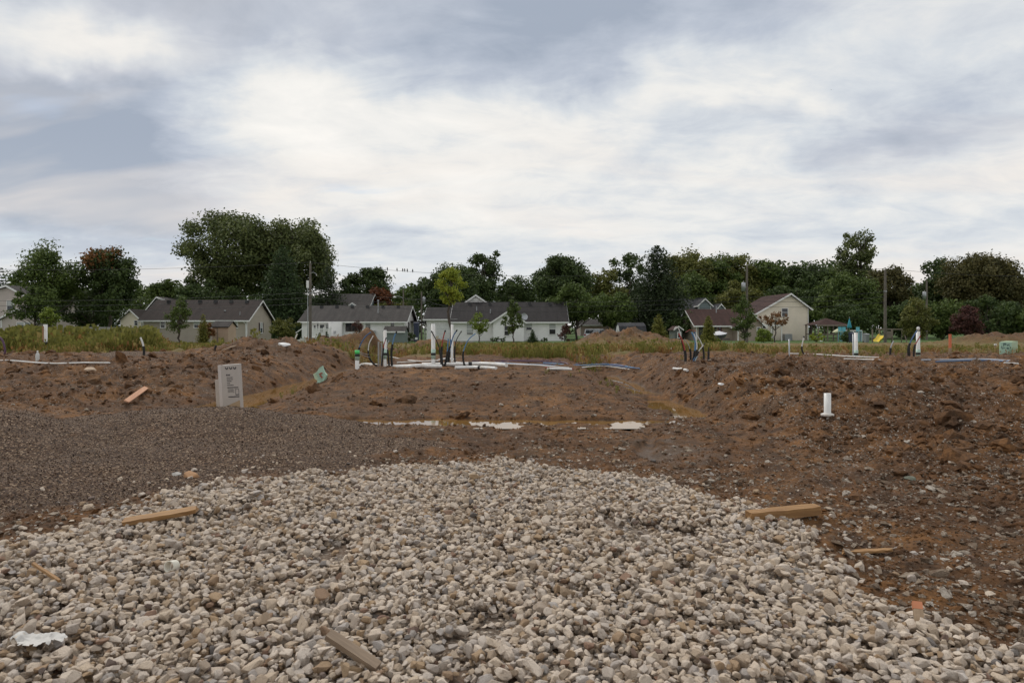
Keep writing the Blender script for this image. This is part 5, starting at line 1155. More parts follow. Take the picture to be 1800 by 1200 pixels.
def wires():
    pole('wooden pole in front of the white ranch deck', 545.5, 463, 66, .15, (('pin',), ('arm', 481), ('band', 515)))
    e = pole('slim grey service mast beside the deck pole', 541, 493, 65.5, .045, ()); o = MB().b2((-.11, -.1, Z(506, 65.5) - e.location.z), (.09, .06, Z(493, 65.5) - e.location.z)); o.build('meter_head', M_TRIM, e)
    for ch in e.children:
        if ch.name.startswith('post'): ch.data.materials[0] = M_METAL
    e['group'] = ''; del e['group']
    pole('pole carrying a street lamp behind the white ranch', 709, 508, 92, .12, (('lamp', 521),))
    pole('pole with white transformer left of the garage', 741, 513, 90, .13, (('can', 528, -1),))
    pole('pole with transformer behind the taupe house', 1313, 469, 70, .14, (('pin',), ('can', 504, 1.15)))
    pole('bare wooden pole beside the yellow slide', 1556, 474, 63, .14, (('pin',), ('band', 512)))
    pole('far pole with transformer before the right-hand trees', 1629, 493, 84, .13, (('can', 519, 1),))
    def wire(label, a, b, sag, r=.014, n=40):
        a, b = Vector(a), Vector(b); pts = [a.lerp(b, t / n) + Vector((0, 0, -sag * 4 * (t / n) * (1 - t / n))) for t in range(n + 1)]
        tag(MB().tube(pts, r, 5).build('overhead_wire', M_CABLE), label, 'wire', 'overhead wires'); return pts
    t = lambda px, py, Y: P(px, py, Y)
    w = wire('top wire between deck pole and transformer pole, with birds', t(545.5, 461, 66), t(1313, 466, 70), 1.25)
    wire('top wire leaving the deck pole to the left', t(545.5, 461, 66), t(-160, 470, 64), .45); wire('top wire between transformer pole and slide pole', t(1313, 466, 70), t(1556, 472, 63), .35); wire('top wire leaving the slide pole to the right', t(1556, 472, 63), t(1960, 482, 60), .4)
    for k, (p0, p1, p2, lab) in enumerate(((514, 521, 512, 'upper'), (523, 528, 521, 'middle'), (533, 537, 531, 'lowest'))):
        wire(lab + ' telephone cable between deck pole and transformer pole', t(545.5, p0, 65.8), t(1313, p1, 69.8), .75, .016); wire(lab + ' telephone cable leaving the deck pole to the left', t(545.5, p0, 65.8), t(-160, p0 + 12, 64), .4, .016)
        wire(lab + ' telephone cable between transformer pole and slide pole', t(1313, p1, 69.8), t(1556, p2, 62.8), .3, .016)
    wire('guy wire slanting down from the slide pole', t(1557, 478, 63), t(1577, 516, 66), .02)
    wire('service wire from lamp pole to garage pole', t(709, 524, 92), t(741, 526, 90), .15); wire('service wire from garage pole towards the charcoal roof', t(741, 524, 90), t(800, 541, 82), .2)
    # birds
    for i, px in enumerate((670, 681, 698, 708, 711.5, 716, 725.5)):
        q = min(w, key=lambda p: abs(900 + p.x / p.y * FPX - px)); a = next(i2 for i2 in range(len(w)) if w[i2].x / w[i2].y * FPX + 900 > px); k = (px - (900 + w[a - 1].x / w[a - 1].y * FPX)) / ((w[a].x / w[a].y - w[a - 1].x / w[a - 1].y) * FPX); q = w[a - 1].lerp(w[a], k)
        mb = MB(); mb.tube([(0, .0, .0), (0, -.02, .05), (0, -.03, .11), (0, -.05, .16)], [.02, .048, .045, .02], 8); mb.tube([(0, -.04, .15), (0, -.05, .185), (0, -.055, .21)], [.028, .034, .012], 8); mb.tube([(0, .0, .04), (0, .05, -.07)], [.02, .012], 6); mb.tube([(0, -.08, .185), (0, -.115, .18)], [.009, .002], 5)
        o = mb.build('bird', M_CABLE); o.location = q + Vector((0, 0, .0)); o.scale = (1.3, 1.3, 1.3); tag(o, ('bird on the top wire, leftmost of the row', 'bird on the top wire, second from the left', 'bird on the top wire, third from the left', 'bird on the top wire, middle of the row', 'bird on the top wire, third from the right', 'bird on the top wire, second from the right', 'bird on the top wire, rightmost of the row')[i], 'bird', 'birds perched on the wire')
    o = MB(); o.add([(0, 0, 0), (.5, .05, .16), (.95, .12, .02), (.45, -.14, .10), (-.5, .05, .16), (-.95, .12, .02), (-.45, -.14, .10)], [(0, 3, 2, 1), (0, 4, 5, 6)]); o.tube([(0, -.3, -.02), (0, -.1, 0), (0, .15, 0), (0, .4, -.02)], [.02, .07, .06, .02], 8)
    b = o.build('bird', M_CABLE); b.location = P(1462, 158, 160); b.scale = (.5, .5, .5); tag(b, 'lone bird flying high at the upper right', 'bird')
wires()

# ------------------------------------------------------------------ plumbing rough-in on the pad
M_PVC = plain('white_pvc', (.74, .73, .70), .35, .05, 9, 0, 0, .5, (.60, .52, .42))
M_PVCD = plain('dusty_pvc', (.62, .585, .54), .5, .12, 8, 0, 0, .4, (.36, .27, .19))
M_GREENC = plain('green_cap', (.08, .62, .16), .45, .08); M_MINT = plain('mint_coupling', (.42, .56, .47), .5, .1); M_BLACK = plain('black_rubber', (.012, .012, .013), .55)
M_BLUE = plain('blue_pex', (.045, .11, .23), .4, .1); M_LBLUE = plain('light_blue_pex', (.08, .20, .36), .4, .1); M_RED = plain('red_pex', (.30, .03, .02), .4, .1); M_WPEX = plain('white_pex', (.66, .65, .62), .4, .06); M_FOAM = plain('pipe_foam', (.022, .021, .020), .85, .3, 14, .5); M_PURP = plain('purple_pipe', (.09, .04, .08), .5)
def riser(label, px, ptop, Y, r, coup=None, cap=None, mat=None, zb=None, group='plumbing risers'):
    x = X(px, Y); zg = H1(x, Y) if zb is None else zb; h = Z(ptop, Y) - zg; e = empty('plumbing_riser', (x, Y, zg), label, 'pipe', group)
    lean = random.uniform(-.012, .012); o = MB(); o.lathe((0, 0, 0), [(r, -.15), (r, h - .0), (r - .006, h), (r - .008, h - .05), (.0, h - .06)], 20); o.v = [(v[0] + lean * max(v[2], 0), v[1], v[2]) for v in o.v]; o.build('pipe', mat or M_PVC, e)
    if coup is not None:
        zc = Z(coup, Y) - zg; MB().lathe((lean * zc, 0, 0), [(r, zc - .14), (r + .008, zc - .14), (r + .008, zc + .14), (r, zc + .14)], 20).build('coupling', M_MINT, e); MB().lathe((lean * zc, 0, 0), [(r + .008, zc - .035), (r + .013, zc - .035), (r + .013, zc + .035), (r + .008, zc + .035)], 20).build('rubber_band', M_BLACK, e)
    if cap is not None: MB().lathe((lean * h, 0, 0), [(r + .001, h - cap), (r + .01, h - cap), (r + .01, h + .01), (0, h + .012)], 20).build('cap', M_GREENC, e)
    return e
def gpts(pts, r, sink=.0):                          # control points on the ground seen at picture positions
    q = [hit(a, b) for a, b in pts]; out = arc([Vector((p.x, p.y, p.z + r - sink)) for p in q], 12)
    hz = H(np.array([p.x for p in out]), np.array([p.y for p in out]))
    return [Vector((p.x, p.y, max(p.z, float(h_) + r * .5 - sink))) for p, h_ in zip(out, hz)]
def ground_pipe(label, pts, r, mat, sink=.0, name='ground_pipe', cat='pipe', group='pipes lying on the ground', rings=()):
    e = empty(name, gpts(pts[:2], r)[0], label, cat, group); path = [p - e.location for p in gpts(pts, r, sink)]
    # follow the run smoothly instead of every bump
    zs = [p.z for p in path]; k = 7; path = [Vector((p.x, p.y, sum(zs[max(0, i - k):i + k + 1]) / len(zs[max(0, i - k):i + k + 1]))) for i, p in enumerate(path)]
    MB().tube(path, r, 12).build('pipe', mat, e)
    for f in rings:
        i = max(1, min(len(path) - 2, int(f * len(path)))); d = (path[i + 1] - path[i]).normalized(); MB().tube([path[i] - d * .05, path[i] + d * .05], r + .008, 12).build('tape_band', M_BLACK, e)
    return e
def tube(label, pts, Y, r, mat, sleeve=0.0, tip=False, slmat=None, slr=None, group='flexible water tubes', dy=0.0):
    """bent tube: picture positions at depth Y, foot first"""
    w = [P(a, b, Y + dy * i / max(1, len(pts) - 1)) for i, (a, b) in enumerate(pts)]; path = arc(w, 8); e = empty('water_tube', path[0], label, 'tube', group); path = [p - e.location for p in path]
    MB().tube(path, r, 10).build('pipe', mat, e)
    if sleeve:
        n = max(2, int(sleeve * len(path))); MB().tube(path[:n + 1], slr or r * 1.9, 10).build('foam_sleeve', slmat or M_FOAM, e)
    if tip: d = (path[-1] - path[-2]).normalized(); MB().tube([path[-1] - d * .01, path[-1] + d * .05], r * 1.35, 10).build('cap', M_BLACK, e)
    return e
def plumbing():
    Y = 19.3
    e = riser('short white riser with bright green cap at left end', 628, 616, Y, .057, 624, .10)
    riser('white riser standing between the two stakes and blue tubes', 677, 580, Y + .6, .045, 622)
    riser('thickest tall white riser in middle of the pad', 762, 569, Y + .2, .057, 622)
    riser('slim tall white riser right of the thick one', 794.5, 570, Y + 2.6, .040, None)
    for i, px in enumerate((665.5, 669.5)):
        x = X(px, Y + 1); e = empty('stake', (x, Y + 1 + .1 * i, H1(x, Y + 1)), 'grey weathered stake, %s of the pair beside the second riser' % ('left', 'right')[i], 'stake', 'stakes on the pad'); part(e, 'post', plain('grey_stake', (.33, .32, .31), .8), (-.022, -.02, -.15), (.022, .02, Z(600 + 2 * i, Y + 1) - e.location.z)); part(e, 'tie', M_METAL, (-.03, -.026, .3), (.03, -.0205, .33))
    # drains lying along the front of the pad
    ground_pipe('white drain pipe running right from the green-capped riser', [(629, 646), (640, 646), (700, 645), (745, 647), (775, 648)], .057, M_PVC, .01, rings=(.12, .36))
    ground_pipe('white drain pipe in the middle of the pad edge', [(742, 645), (800, 643.5), (850, 643), (890, 645)], .057, M_PVC, .0, rings=(.5,))
    ground_pipe('short white drain pipe sunk in mud before the others', [(800, 648), (835, 648), (872, 648.5)], .05, M_PVC, .02, rings=(.6,))
    ground_pipe('thin white pipe behind the second riser', [(686, 634), (730, 635.5), (770, 636)], .025, M_PVCD); ground_pipe('thin dusty pipe slanting to the thick riser', [(698, 639), (735, 637), (765, 635)], .025, M_PVCD)
    ground_pipe('thin white pipe behind the slim riser', [(770, 634), (785, 632), (800, 633)], .03, M_PVC); ground_pipe('thin white pipe slanting right of the slim riser', [(795, 637), (820, 640), (838, 641)], .022, M_PVCD)
    ground_pipe('black hose looping along the drains to the thick riser', [(712, 644.5), (735, 643), (757, 641), (776, 638)], .03, M_FOAM)
    b = Y + .35
    tube('blue tube arching up from the green-capped riser', [(630, 632), (631, 614), (636, 601), (643, 591), (652, 583.5)], b + .2, .017, M_BLUE, .32)
    tube('white tube arching beside the green-capped riser', [(664, 645), (652, 634), (647.5, 620), (649, 604), (656, 590)], b + .5, .014, M_WPEX, .55)
    tube('thin dark red tube leaning on the second riser', [(671, 643), (673, 622), (675, 606), (678, 596)], b, .013, M_RED, .55, True)
    tube('blue tube with white tag right of the second riser', [(689, 643), (688, 622), (690, 605), (693, 592), (696, 585)], b + .3, .018, M_LBLUE, .5, True)
    tube('grey-blue tube close behind the second riser', [(684, 643), (682, 622), (680, 608), (684, 598)], b + .6, .015, M_METAL, .5)
    tube('black-tipped dark tube crossing the thick riser', [(776, 643), (774, 622), (770, 605), (765, 594), (759.5, 584)], b - .25, .015, M_FOAM, .35, True)
    tube('red tube right of the thick riser', [(778, 643), (776, 622), (777, 605), (780, 590), (782, 583)], b + .2, .017, M_RED, .45, True)
    tube('left blue tube of the close pair by the slim riser', [(783, 645), (786, 622), (787, 608), (788, 595)], b + .5, .018, M_LBLUE, .42); tube('right blue tube of the close pair by the slim riser', [(787, 645), (790, 622), (792, 608), (792.5, 596)], b + .6, .018, M_LBLUE, .42)
    tube('blue tube bending over in front of the slim riser', [(781, 645), (786, 625), (793, 604), (797, 590), (802, 582)], b + .3, .017, M_BLUE, .45, True); tube('dark tube fanning out right of the slim riser', [(800, 640), (799, 620), (801, 602), (805, 592), (810, 584)], b + 1.6, .014, M_FOAM, .4, True)
    tube('light blue tube arching far out to the right', [(824, 651), (816, 640), (814, 622), (819, 605), (826, 594), (836, 586)], b - .1, .015, M_LBLUE, .46)
    for i, (a, c) in enumerate((((632, 618), (648, 623)), ((633, 621), (650, 628)))): tube('thin grey wire %s from the green cap' % ('stretched upper', 'stretched lower')[i], [a, ((a[0] + c[0]) / 2, (a[1] + c[1]) / 2 + 1), c], b, .006, M_METAL, group='tie wires')
    # water lines laid out to the right
    ground_pipe('white water line running right across the pad', [(890, 641), (935, 643), (1000, 645), (1060, 647), (1116, 648.5)], .02, M_WPEX); ground_pipe('blue water line beside the long white one', [(870, 639), (960, 641.5), (1040, 643.5), (1132, 645)], .02, M_BLUE)
    ground_pipe('second blue water line on the pad', [(955, 640), (1010, 641), (1075, 643), (1128, 646.5)], .018, M_LBLUE); ground_pipe('purple line at the back of the pad', [(880, 636), (930, 636), (985, 638), (1000, 640)], .018, M_PURP); ground_pipe('dark purple line nearest the weeds', [(830, 635), (880, 634.5), (985, 634.5)], .016, M_PURP)
    ground_pipe('red line end before the white one', [(958, 647), (985, 648.5), (1008, 650)], .018, M_RED); ground_pipe('short white pipe end sunk in the pad edge', [(962, 649.5), (985, 650.5), (1005, 651)], .035, M_PVC, .01); ground_pipe('purple line right of the pad centre', [(1000, 638.5), (1040, 640), (1100, 642.5)], .016, M_PURP)
    # right-hand bundle
    b = 19.6; g = 'tubes in the right-hand bundle'
    tube('dark red tube at left of the right-hand bundle', [(1204, 648), (1205, 628), (1203, 612), (1199, 598), (1193, 586)], b, .02, M_RED, .45, group=g)
    tube('white hooked tube above the right-hand bundle', [(1206, 648), (1203, 620), (1198, 598), (1194, 580), (1189, 574.5), (1185, 578)], b + .2, .011, M_WPEX, .4, group=g)
    tube('thin grey tube inside the right-hand bundle', [(1213, 648), (1214, 622), (1210, 606), (1203, 596)], b + .3, .010, M_METAL, .5, group=g, slr=.03)
    tube('wide light blue tube in the right-hand bundle', [(1212, 650), (1219, 630), (1222, 612), (1222, 598), (1216, 584)], b + .1, .026, M_LBLUE, .45, group=g, slr=.04)
    tube('dark blue tube in the right-hand bundle', [(1210, 650), (1220, 632), (1224, 610), (1222, 592), (1221, 583)], b + .3, .018, M_BLUE, .4, group=g)
    tube('tall white tube in the right-hand bundle', [(1214, 651), (1222, 632), (1225, 612), (1224, 600), (1220, 587)], b - .1, .014, M_WPEX, .46, group=g)
    tube('white tube bowing right in the right-hand bundle', [(1237, 643), (1237, 620), (1234, 606), (1230, 597), (1225, 589)], b + .2, .014, M_WPEX, .45, group=g, slr=.028)
    tube('white tube crossing slantwise with black end', [(1210, 652), (1223, 628), (1229, 616), (1237, 606)], b, .013, M_WPEX, .6, True, group=g)
    tube('blue line sweeping from the bundle to the left', [(1187, 650.5), (1200, 650), (1212, 643), (1222, 628)], b - .2, .016, M_BLUE, group=g); tube('pale blue line sweeping from the bundle to the left', [(1190, 651.5), (1206, 650), (1217, 641), (1226, 626)], b - .3, .012, plain('pale_blue_pex', (.35, .45, .5), .4), group=g)
    tube('brown wires tangled on top of the right-hand bundle', [(1205, 584), (1212, 580), (1218, 581), (1224, 582)], b + .2, .008, M_RED, group=g)
    ground_pipe('short white pipe stub at foot of the right-hand bundle', [(1184, 650.5), (1196, 652), (1208, 656)], .035, M_PVC, .0)
    x = X(1245.5, 19.0); e = empty('conduit_stub', (x, 19.0, H1(x, 19.0)), 'black upright conduit stub right of the tube bundle', 'pipe'); zt = Z(618, 19.0) - e.location.z
    MB().tube([(0, 0, -.2), (0, 0, zt)], .032, 12).build('pipe', M_BLACK, e); MB().tube([(0, 0, zt), (.005, 0, zt + .13)], .014, 8).build('inner_tube', M_FOAM, e)
    # pipes of the next lot, right
    Y = 24.5; g = 'pipes of the next lot'
    riser('white riser with strap beside the pool bin', 1505, 584.5, Y, .06, 622, group=g); riser('grey conduit beside the strapped white riser', 1500, 587, Y + .2, .025, mat=M_METAL, group=g)
    e = riser('tall white riser with tubes near the orange stake', 1614, 582, 23.5, .062, 621, group=g); MB().lathe((0, 0, Z(577, 23.5) - e.location.z), [(0, -.07), (.05, -.06), (.05, .03), (.0, .06)], 12).build('cap', M_PVC, e)
    tube('blue tube arching into the tall right riser', [(1598, 634), (1597, 612), (1603, 596), (1612, 581)], 23.3, .02, M_BLUE, .5, group=g); tube('dark red tube strapped to the tall right riser', [(1606, 634), (1607, 612), (1612, 600), (1618, 590)], 23.2, .017, M_RED, .5, group=g); tube('black tube with white top on the tall right riser', [(1600, 634), (1600, 600), (1612, 580), (1616, 572)], 23.6, .012, M_FOAM, group=g)
    tube('dark bent tube left of the tall right riser', [(1566, 635), (1565, 622), (1566, 610), (1571, 599)], 23.5, .02, M_METAL, .6, group=g, slr=.035)
    tube('white-topped black tube before the beige house', [(1415, 626), (1410, 616), (1410, 606), (1413, 593)], 25, .02, M_WPEX, .58, True, group=g, slr=.03)
    e = riser('grey galvanised post before the patio cover', 1387.5, 596, 25.3, .025, mat=M_METAL, group=g)
    ground_pipe('long white pipe along the weeds at right', [(1388, 623), (1440, 625), (1500, 628), (1545, 630)], .02, M_PVC); ground_pipe('dusty pink pipe on the ground before the risers', [(1484, 632), (1515, 633.5), (1547, 634)], .024, M_PVCD)
    ground_pipe('white and blue line from the tall right riser to the edge', [(1620, 635), (1670, 634), (1725, 633), (1800, 638), (1860, 641)], .026, plain('bluish_pex', (.34, .37, .42), .4)); ground_pipe('dark blue line along the white one at right', [(1645, 637), (1725, 635), (1800, 640), (1860, 643)], .022, M_BLUE); ground_pipe('thin white line cut by the right edge', [(1765, 641.5), (1800, 642.5), (1860, 644)], .02, M_WPEX)
    # left lot
    Y = 27; e = riser('white riser with dark foot beside a wooden stake', 80, 570, 30, .075, None, group=None); zt = e.location.z; MB().lathe((0, 0, Z(603, 30) - zt), [(.078, -.08), (.084, -.08), (.084, .06), (.078, .06)], 16).build('rubber_boot', M_BLACK, e)
    x = X(75.5, 29.8); e = empty('stake', (x, 29.8, H1(x, 29.8)), 'brown wooden stake beside the far left riser', 'stake'); part(e, 'post', plain('brown_stake', (.30, .17, .08), .8), (-.03, -.02, -.2), (.03, .02, Z(573, 29.8) - e.location.z))
    ground_pipe('long white pipe lying on the dirt at far left', [(-30, 636), (20, 637), (90, 640), (150, 640), (193, 639)], .021, M_PVC)
    tube('white-topped black pipe bent left, before the weeds', [(253, 628), (253, 616), (251, 604), (247, 593)], 25, .033, M_WPEX, .55, group='bent stubs on the left', slr=.042)
    tube('short dark rusty stub on the left bank', [(377, 617), (378, 612), (380, 607)], 26, .04, M_FOAM, group='bent stubs on the left'); tube('dark curved pipe at the left edge', [(0, 628), (8, 622), (8, 610), (4, 598), (-4, 590)], 24, .035, M_PURP, group='bent stubs on the left')
    # lone pipe on the right slope
    p = hit(1454.5, 731); e = empty('drain_stub', p, 'lone white pipe stub with flange on the right mud slope', 'pipe'); h = Z(691, p.y) - p.z
    MB().lathe((0, 0, 0), [(.05, -.1), (.05, h), (.043, h), (.043, h - .08), (0, h - .09)], 20).build('pipe', M_PVC, e); MB().lathe((0, 0, 0), [(.052, -.01), (.095, .0), (.095, .03), (.052, .045)], 20).build('flange', M_PVCD, e)
plumbing()

# ------------------------------------------------------------------ boards, boxes and litter
def wood(name, c1, c2):
    if name in MATS: return MATS[name]
    m, nt, b = new_mat(name); c = coord(nt); mp = node(nt, 'ShaderNodeMapping'); mp.inputs['Scale'].default_value = (2.2, 26, 26); lnk(nt, c, mp.inputs[0])
    n = tnoise(nt, mp.outputs[0], 1.3, 6, .65, .4); lnk(nt, ramp(nt, n, [(.3, c1), (.7, c2)]), b.inputs['Base Color']); b.inputs['Roughness'].default_value = .75; lnk(nt, tbump(nt, n, .5, .01), b.inputs['Normal']); MATS[name] = m; return m
W_FRESH = wood('fresh_pine', (.30, .155, .060), (.52, .30, .13)); W_OLD = wood('weathered_pine', (.26, .18, .11), (.40, .29, .19)); W_SPLIT = wood('split_timber', (.20, .10, .036), (.38, .215, .085)); W_PINK = wood('lath', (.42, .20, .11), (.56, .31, .18))
def chunk(name, label, cat, p, L, W, T, rz, tilt=0.0, roll=0.0, mat=None, jag=.0, seed=0):
    """a sawn or split piece: ends ragged, edges uneven"""
    rng = np.random.default_rng(seed); n = 9; vs = []
    for i in range(n):
        t = i / (n - 1); x = (t - .5) * L; tw = 1 - jag * (.5 * (t > .9) + .35 * (t < .08)) * rng.uniform(.4, 1)
        for sy, sz in ((-1, -1), (1, -1), (1, 1), (-1, 1)): vs.append((x + (jag * .06 * rng.normal() if i in (0, n - 1) else 0) * L * .5, sy * W / 2 * tw * (1 + jag * .14 * rng.normal()), sz * T / 2 * (1 + jag * .16 * rng.normal())))
    fs = [[i * 4 + k, i * 4 + (k + 1) % 4, (i + 1) * 4 + (k + 1) % 4, (i + 1) * 4 + k] for i in range(n - 1) for k in range(4)] + [[3, 2, 1, 0], [(n - 1) * 4 + k for k in range(4)]]
    o = MB().add(vs, fs).build(name, mat or W_FRESH); o.location = p; o.rotation_euler = Euler((roll, tilt, rz)); return tag(o, label, cat)
def on_drive(px, py, up=0.0):
    p = hit(px, py - 4)
    for _ in range(6):                                  # step to where the sight line meets the stones
        z = max(drive_top(p.x, p.y), H1(p.x, p.y)); y = (CAMZ - z) * FPX / (py - HPY); p = Vector((X(px, y), y, z))
    return p + Vector((0, 0, up))
def litter():
    def between(a, b, py_off=0): return math.atan2(b.y - a.y, b.x - a.x), (b - a).length
    def board(name, label, cat, pa, pb, W, T, mat, jag, seed, up, roll=0.0):
        a, b = on_drive(*pa), on_drive(*pb); rz, L = between(a, b); m = (a + b) / 2; hs = sorted(max(drive_top(*(a.lerp(b, k / 12)).xy), H1(*(a.lerp(b, k / 12)).xy)) - a.lerp(b, k / 12).z for k in range(13)); m.z += max(0, hs[9]); tilt = -math.atan2(b.z - a.z, L); return chunk(name, label, cat, m + Vector((0, 0, up)), L, W, T, rz, tilt, roll, mat, jag, seed)
    board('split_board', 'split brown board lying on the crushed stone at left', 'board', (216, 940), (347, 917), .10, .035, W_SPLIT, .6, 1, .025, .15)
    board('timber_offcut', 'thick pine offcut at the right edge of the stone', 'timber', (1314, 921), (1437, 908), .085, .075, W_SPLIT, .35, 2, .035, .1)
    board('wood_sliver', 'thin orange wood sliver sunk in mud at right', 'wood scrap', (1483, 975), (1568, 971), .05, .02, W_SPLIT, .9, 3, .012)
    board('timber_offcut', 'weathered plank cut off by the bottom edge', 'plank', (578, 1143), (664, 1206), .05, .03, wood('grey_plank', (.17, .12, .08), (.30, .22, .15)), .15, 4, .04, .25)
    board('stick', 'thin reddish stick on the stone at far left', 'stick', (58, 1003), (106, 1035), .018, .016, W_SPLIT, .5, 5, .02)
    p = on_drive(1614, 1092); e = chunk('stake_end', 'broken stake end with orange paint standing in the stone', 'stake', p + Vector((.0, 0, .05)), .11, .045, .03, R(70), R(-50), 0, W_OLD, .25, 6)
    m = MB().box((.055 - .02, 0, 0), (.04, .047, .032)).build('paint_mark', plain('orange_paint', (.50, .19, .09), .6), e)
    p = hit(238, 700); q = hit(256, 686); rz = math.atan2(q.y - p.y, q.x - p.x); a, b = hit(222, 711), hit(257, 686); chunk('lath', 'pink-orange lath lying on the left dirt bank', 'lath', (a + b) / 2 + Vector((0, 0, .06)), (b - a).length, .10, .022, math.atan2(b.y - a.y, b.x - a.x), -math.atan2(b.z - a.z, (b - a).length), .5, W_PINK, .12, 7)
    # flat rocks
    for i, (px, py, w, lab) in enumerate(((310, 836, .085, 'pale flat rock on the pea gravel above the drive'), (338, 838, .13, 'orange flat rock on the pea gravel above the drive'), (1358, 944, .11, 'yellowish flat rock beside the thick pine offcut'), (1600, 843, .085, 'greenish flat slab on the right mud'), (158, 651, .20, 'tan boulder on the left dirt bank'), (880, 700, .01, ''), (1268, 677, .10, 'white broken lump on the grey gravel mound'), (1176, 615, .28, 'white concrete lump left of the tube bundle'), (1442, 600, .35, 'low white lump on the lawn edge'), (950, 829, .05, ''), (952, 791, .045, 'small orange stone in the wet mud'), (500, 608, .32, 'pale broken lump on top of the left heap'))):
        if not lab: continue
        p = hit(px, py); rng = np.random.default_rng(200 + i); mt = [M_CONC, plain('orange_rock', (.36, .20, .10), .9, .25, 9, .4), plain('yellow_rock', (.42, .33, .19), .9, .2, 9, .4), plain('green_rock', (.16, .17, .13), .9, .2, 9, .4), plain('tan_rock', (.50, .38, .27), .9, .2, 9, .4), 0, M_TRIM, M_TRIM, M_TRIM, 0, plain('orange_rock', (.4, .2, .1)), M_TRIM][i]
        me = rock_mesh('rock', rng, 18, mt, .08, 2.6); o = link(bpy.data.objects.new('rock', me)); o.location = p + Vector((0, 0, w * .12)); o.scale = (w * .8, w * .6, w * .33); o.rotation_euler = (.1, .1, rng.uniform(-.4, .4)); tag(o, lab, 'rock')
    # ring of cut pipe, rag, wire loop
    p = on_drive(302, 998); e = empty('pipe_ring', p, 'cream offcut ring of pipe on the stones at left', 'pipe ring'); mb = MB(); mb.lathe((0, 0, 0), [(.037, -.03), (.037, .03), (.032, .03), (.032, -.03), (.037, -.03)], 24); rm = Euler((R(78), 0, R(-12))).to_matrix(); mb.v = [tuple(rm @ Vector(v) + Vector((0, 0, .012))) for v in mb.v]; mb.build('ring', plain('cream_plastic', (.68, .64, .54), .4), e)
    p = on_drive(66, 1128); n, m = 26, 16; rng = np.random.default_rng(8); vs = []
    for j in range(m):
        for i in range(n):
            u, v = i / (n - 1) - .5, j / (m - 1) - .5; x = u * .27 * (1 - .3 * abs(v)); y = v * .13; z0 = max(drive_top(p.x + x, p.y + y) - p.z, -.015)
            vs.append((x + .012 * float(perlin(u * 6, v * 6, 3)), y, z0 * .45 + .016 + .026 * abs(float(perlin(u * 4 + 3, v * 3, 5))) + .006 * float(perlin(u * 9, v * 7, 6))))
    o = MB().add(vs, [[j * n + i, j * n + i + 1, (j + 1) * n + i + 1, (j + 1) * n + i] for j in range(m - 1) for i in range(n - 1) if (i - n / 2) ** 2 / (n / 2) ** 2 + (j - m / 2) ** 2 / (m / 2) ** 2 < 1.02 + .3 * math.sin(i * 1.3)], True).build('plastic_rag', None or plain('translucent_film', (.50, .48, .45), .55, .08)); o.location = p; tag(o, 'crumpled white plastic film on the stones, lower left', 'litter')
    p = on_drive(14, 1180); pts = [p + Vector((.055 * math.cos(a), .055 * math.sin(a) * 1.0, .02 + .012 * math.sin(2 * a))) for a in [k * .3 for k in range(-3, 14)]]; tag(MB().tube(pts, .0028, 6).build('wire_loop', M_TRIM), 'thin white cord loop at the lower left corner', 'cord')
    # bottle
    p = hit(66, 638); e = empty('water_bottle', p, 'clear plastic bottle standing by the long white pipe', 'bottle'); s = 1.25
    MB().lathe((0, 0, 0), [(0, 0), (.04 * s, .005), (.042 * s, .03), (.042 * s, .15 * s), (.036 * s, .18 * s), (.015 * s, .215 * s), (.015 * s, .235 * s)], 14).build('body', plain('cloudy_plastic', (.56, .57, .54), .25), e); MB().lathe((0, 0, 0), [(.017 * s, .232 * s), (.018 * s, .255 * s), (0, .257 * s)], 14).build('cap', M_TRIM, e)
    # grey printed carton standing in the puddle
    Y = 13.7; x = X(408, Y); e = empty('printed_carton', (x, Y, -.06), 'grey printed carton standing upright in the muddy puddle', 'carton'); rz = R(-4); e.rotation_euler = (R(2.5), R(-2.0), rz)
    card = plain('grey_card', (.47, .435, .40), .8, .06, 5, .1, 0, .3); s = Y / FPX; w = 31 * s; h = Z(640, Y) + .06; d = .14
    lf = 11 * s
    b = MB(); b.add([(-w / 2, 0, 0), (w / 2, 0, 0), (w / 2, d, 0), (-w / 2, d * 1.2, 0), (-w / 2, 0, h * .985), (w / 2, 0, h), (w / 2, d, h), (-w / 2, d * 1.2, h * .985)], [(3, 2, 1, 0), (0, 1, 5, 4), (1, 2, 6, 5), (2, 3, 7, 6), (3, 0, 4, 7), (4, 5, 6, 7)]); b.build('front_panel', card, e)
    b = MB(); b.add([(-w / 2 - lf, .11, 0), (-w / 2 - .002, 0, 0), (-w / 2 - .002, 0, h * .985), (-w / 2 - lf, .11, h * .98), (-w / 2 - lf, .14, 0), (-w / 2 - .002, .04, 0), (-w / 2 - .002, .04, h * .985), (-w / 2 - lf, .14, h * .98)], [(0, 1, 2, 3), (7, 6, 5, 4), (0, 4, 5, 1), (3, 2, 6, 7), (0, 3, 7, 4), (1, 5, 6, 2)]); b.build('side_panel', plain('pale_card', (.56, .52, .49), .8, .05), e)
    b = MB(); h2 = h * .68; b.add([(-w / 2 - lf - .10, .16, 0), (-w / 2 - lf + .02, .16, 0), (-w / 2 - lf + .02, .16, h2), (-w / 2 - lf - .10, .16, h2 * .985), (-w / 2 - lf - .10, .20, 0), (-w / 2 - lf + .02, .20, 0), (-w / 2 - lf + .02, .20, h2), (-w / 2 - lf - .10, .20, h2 * .985)], [(0, 1, 2, 3), (7, 6, 5, 4), (0, 4, 5, 1), (3, 2, 6, 7), (0, 3, 7, 4), (1, 5, 6, 2)]); b.build('loose_flap', plain('pale_card2', (.50, .45, .40), .8, .06), e)
    ink = plain('dark_ink', (.055, .05, .055), .7); pr = []
    def U(px, py): return ((px - 394.5) / 31 * w - w / 2, Z(py, Y) + .06)
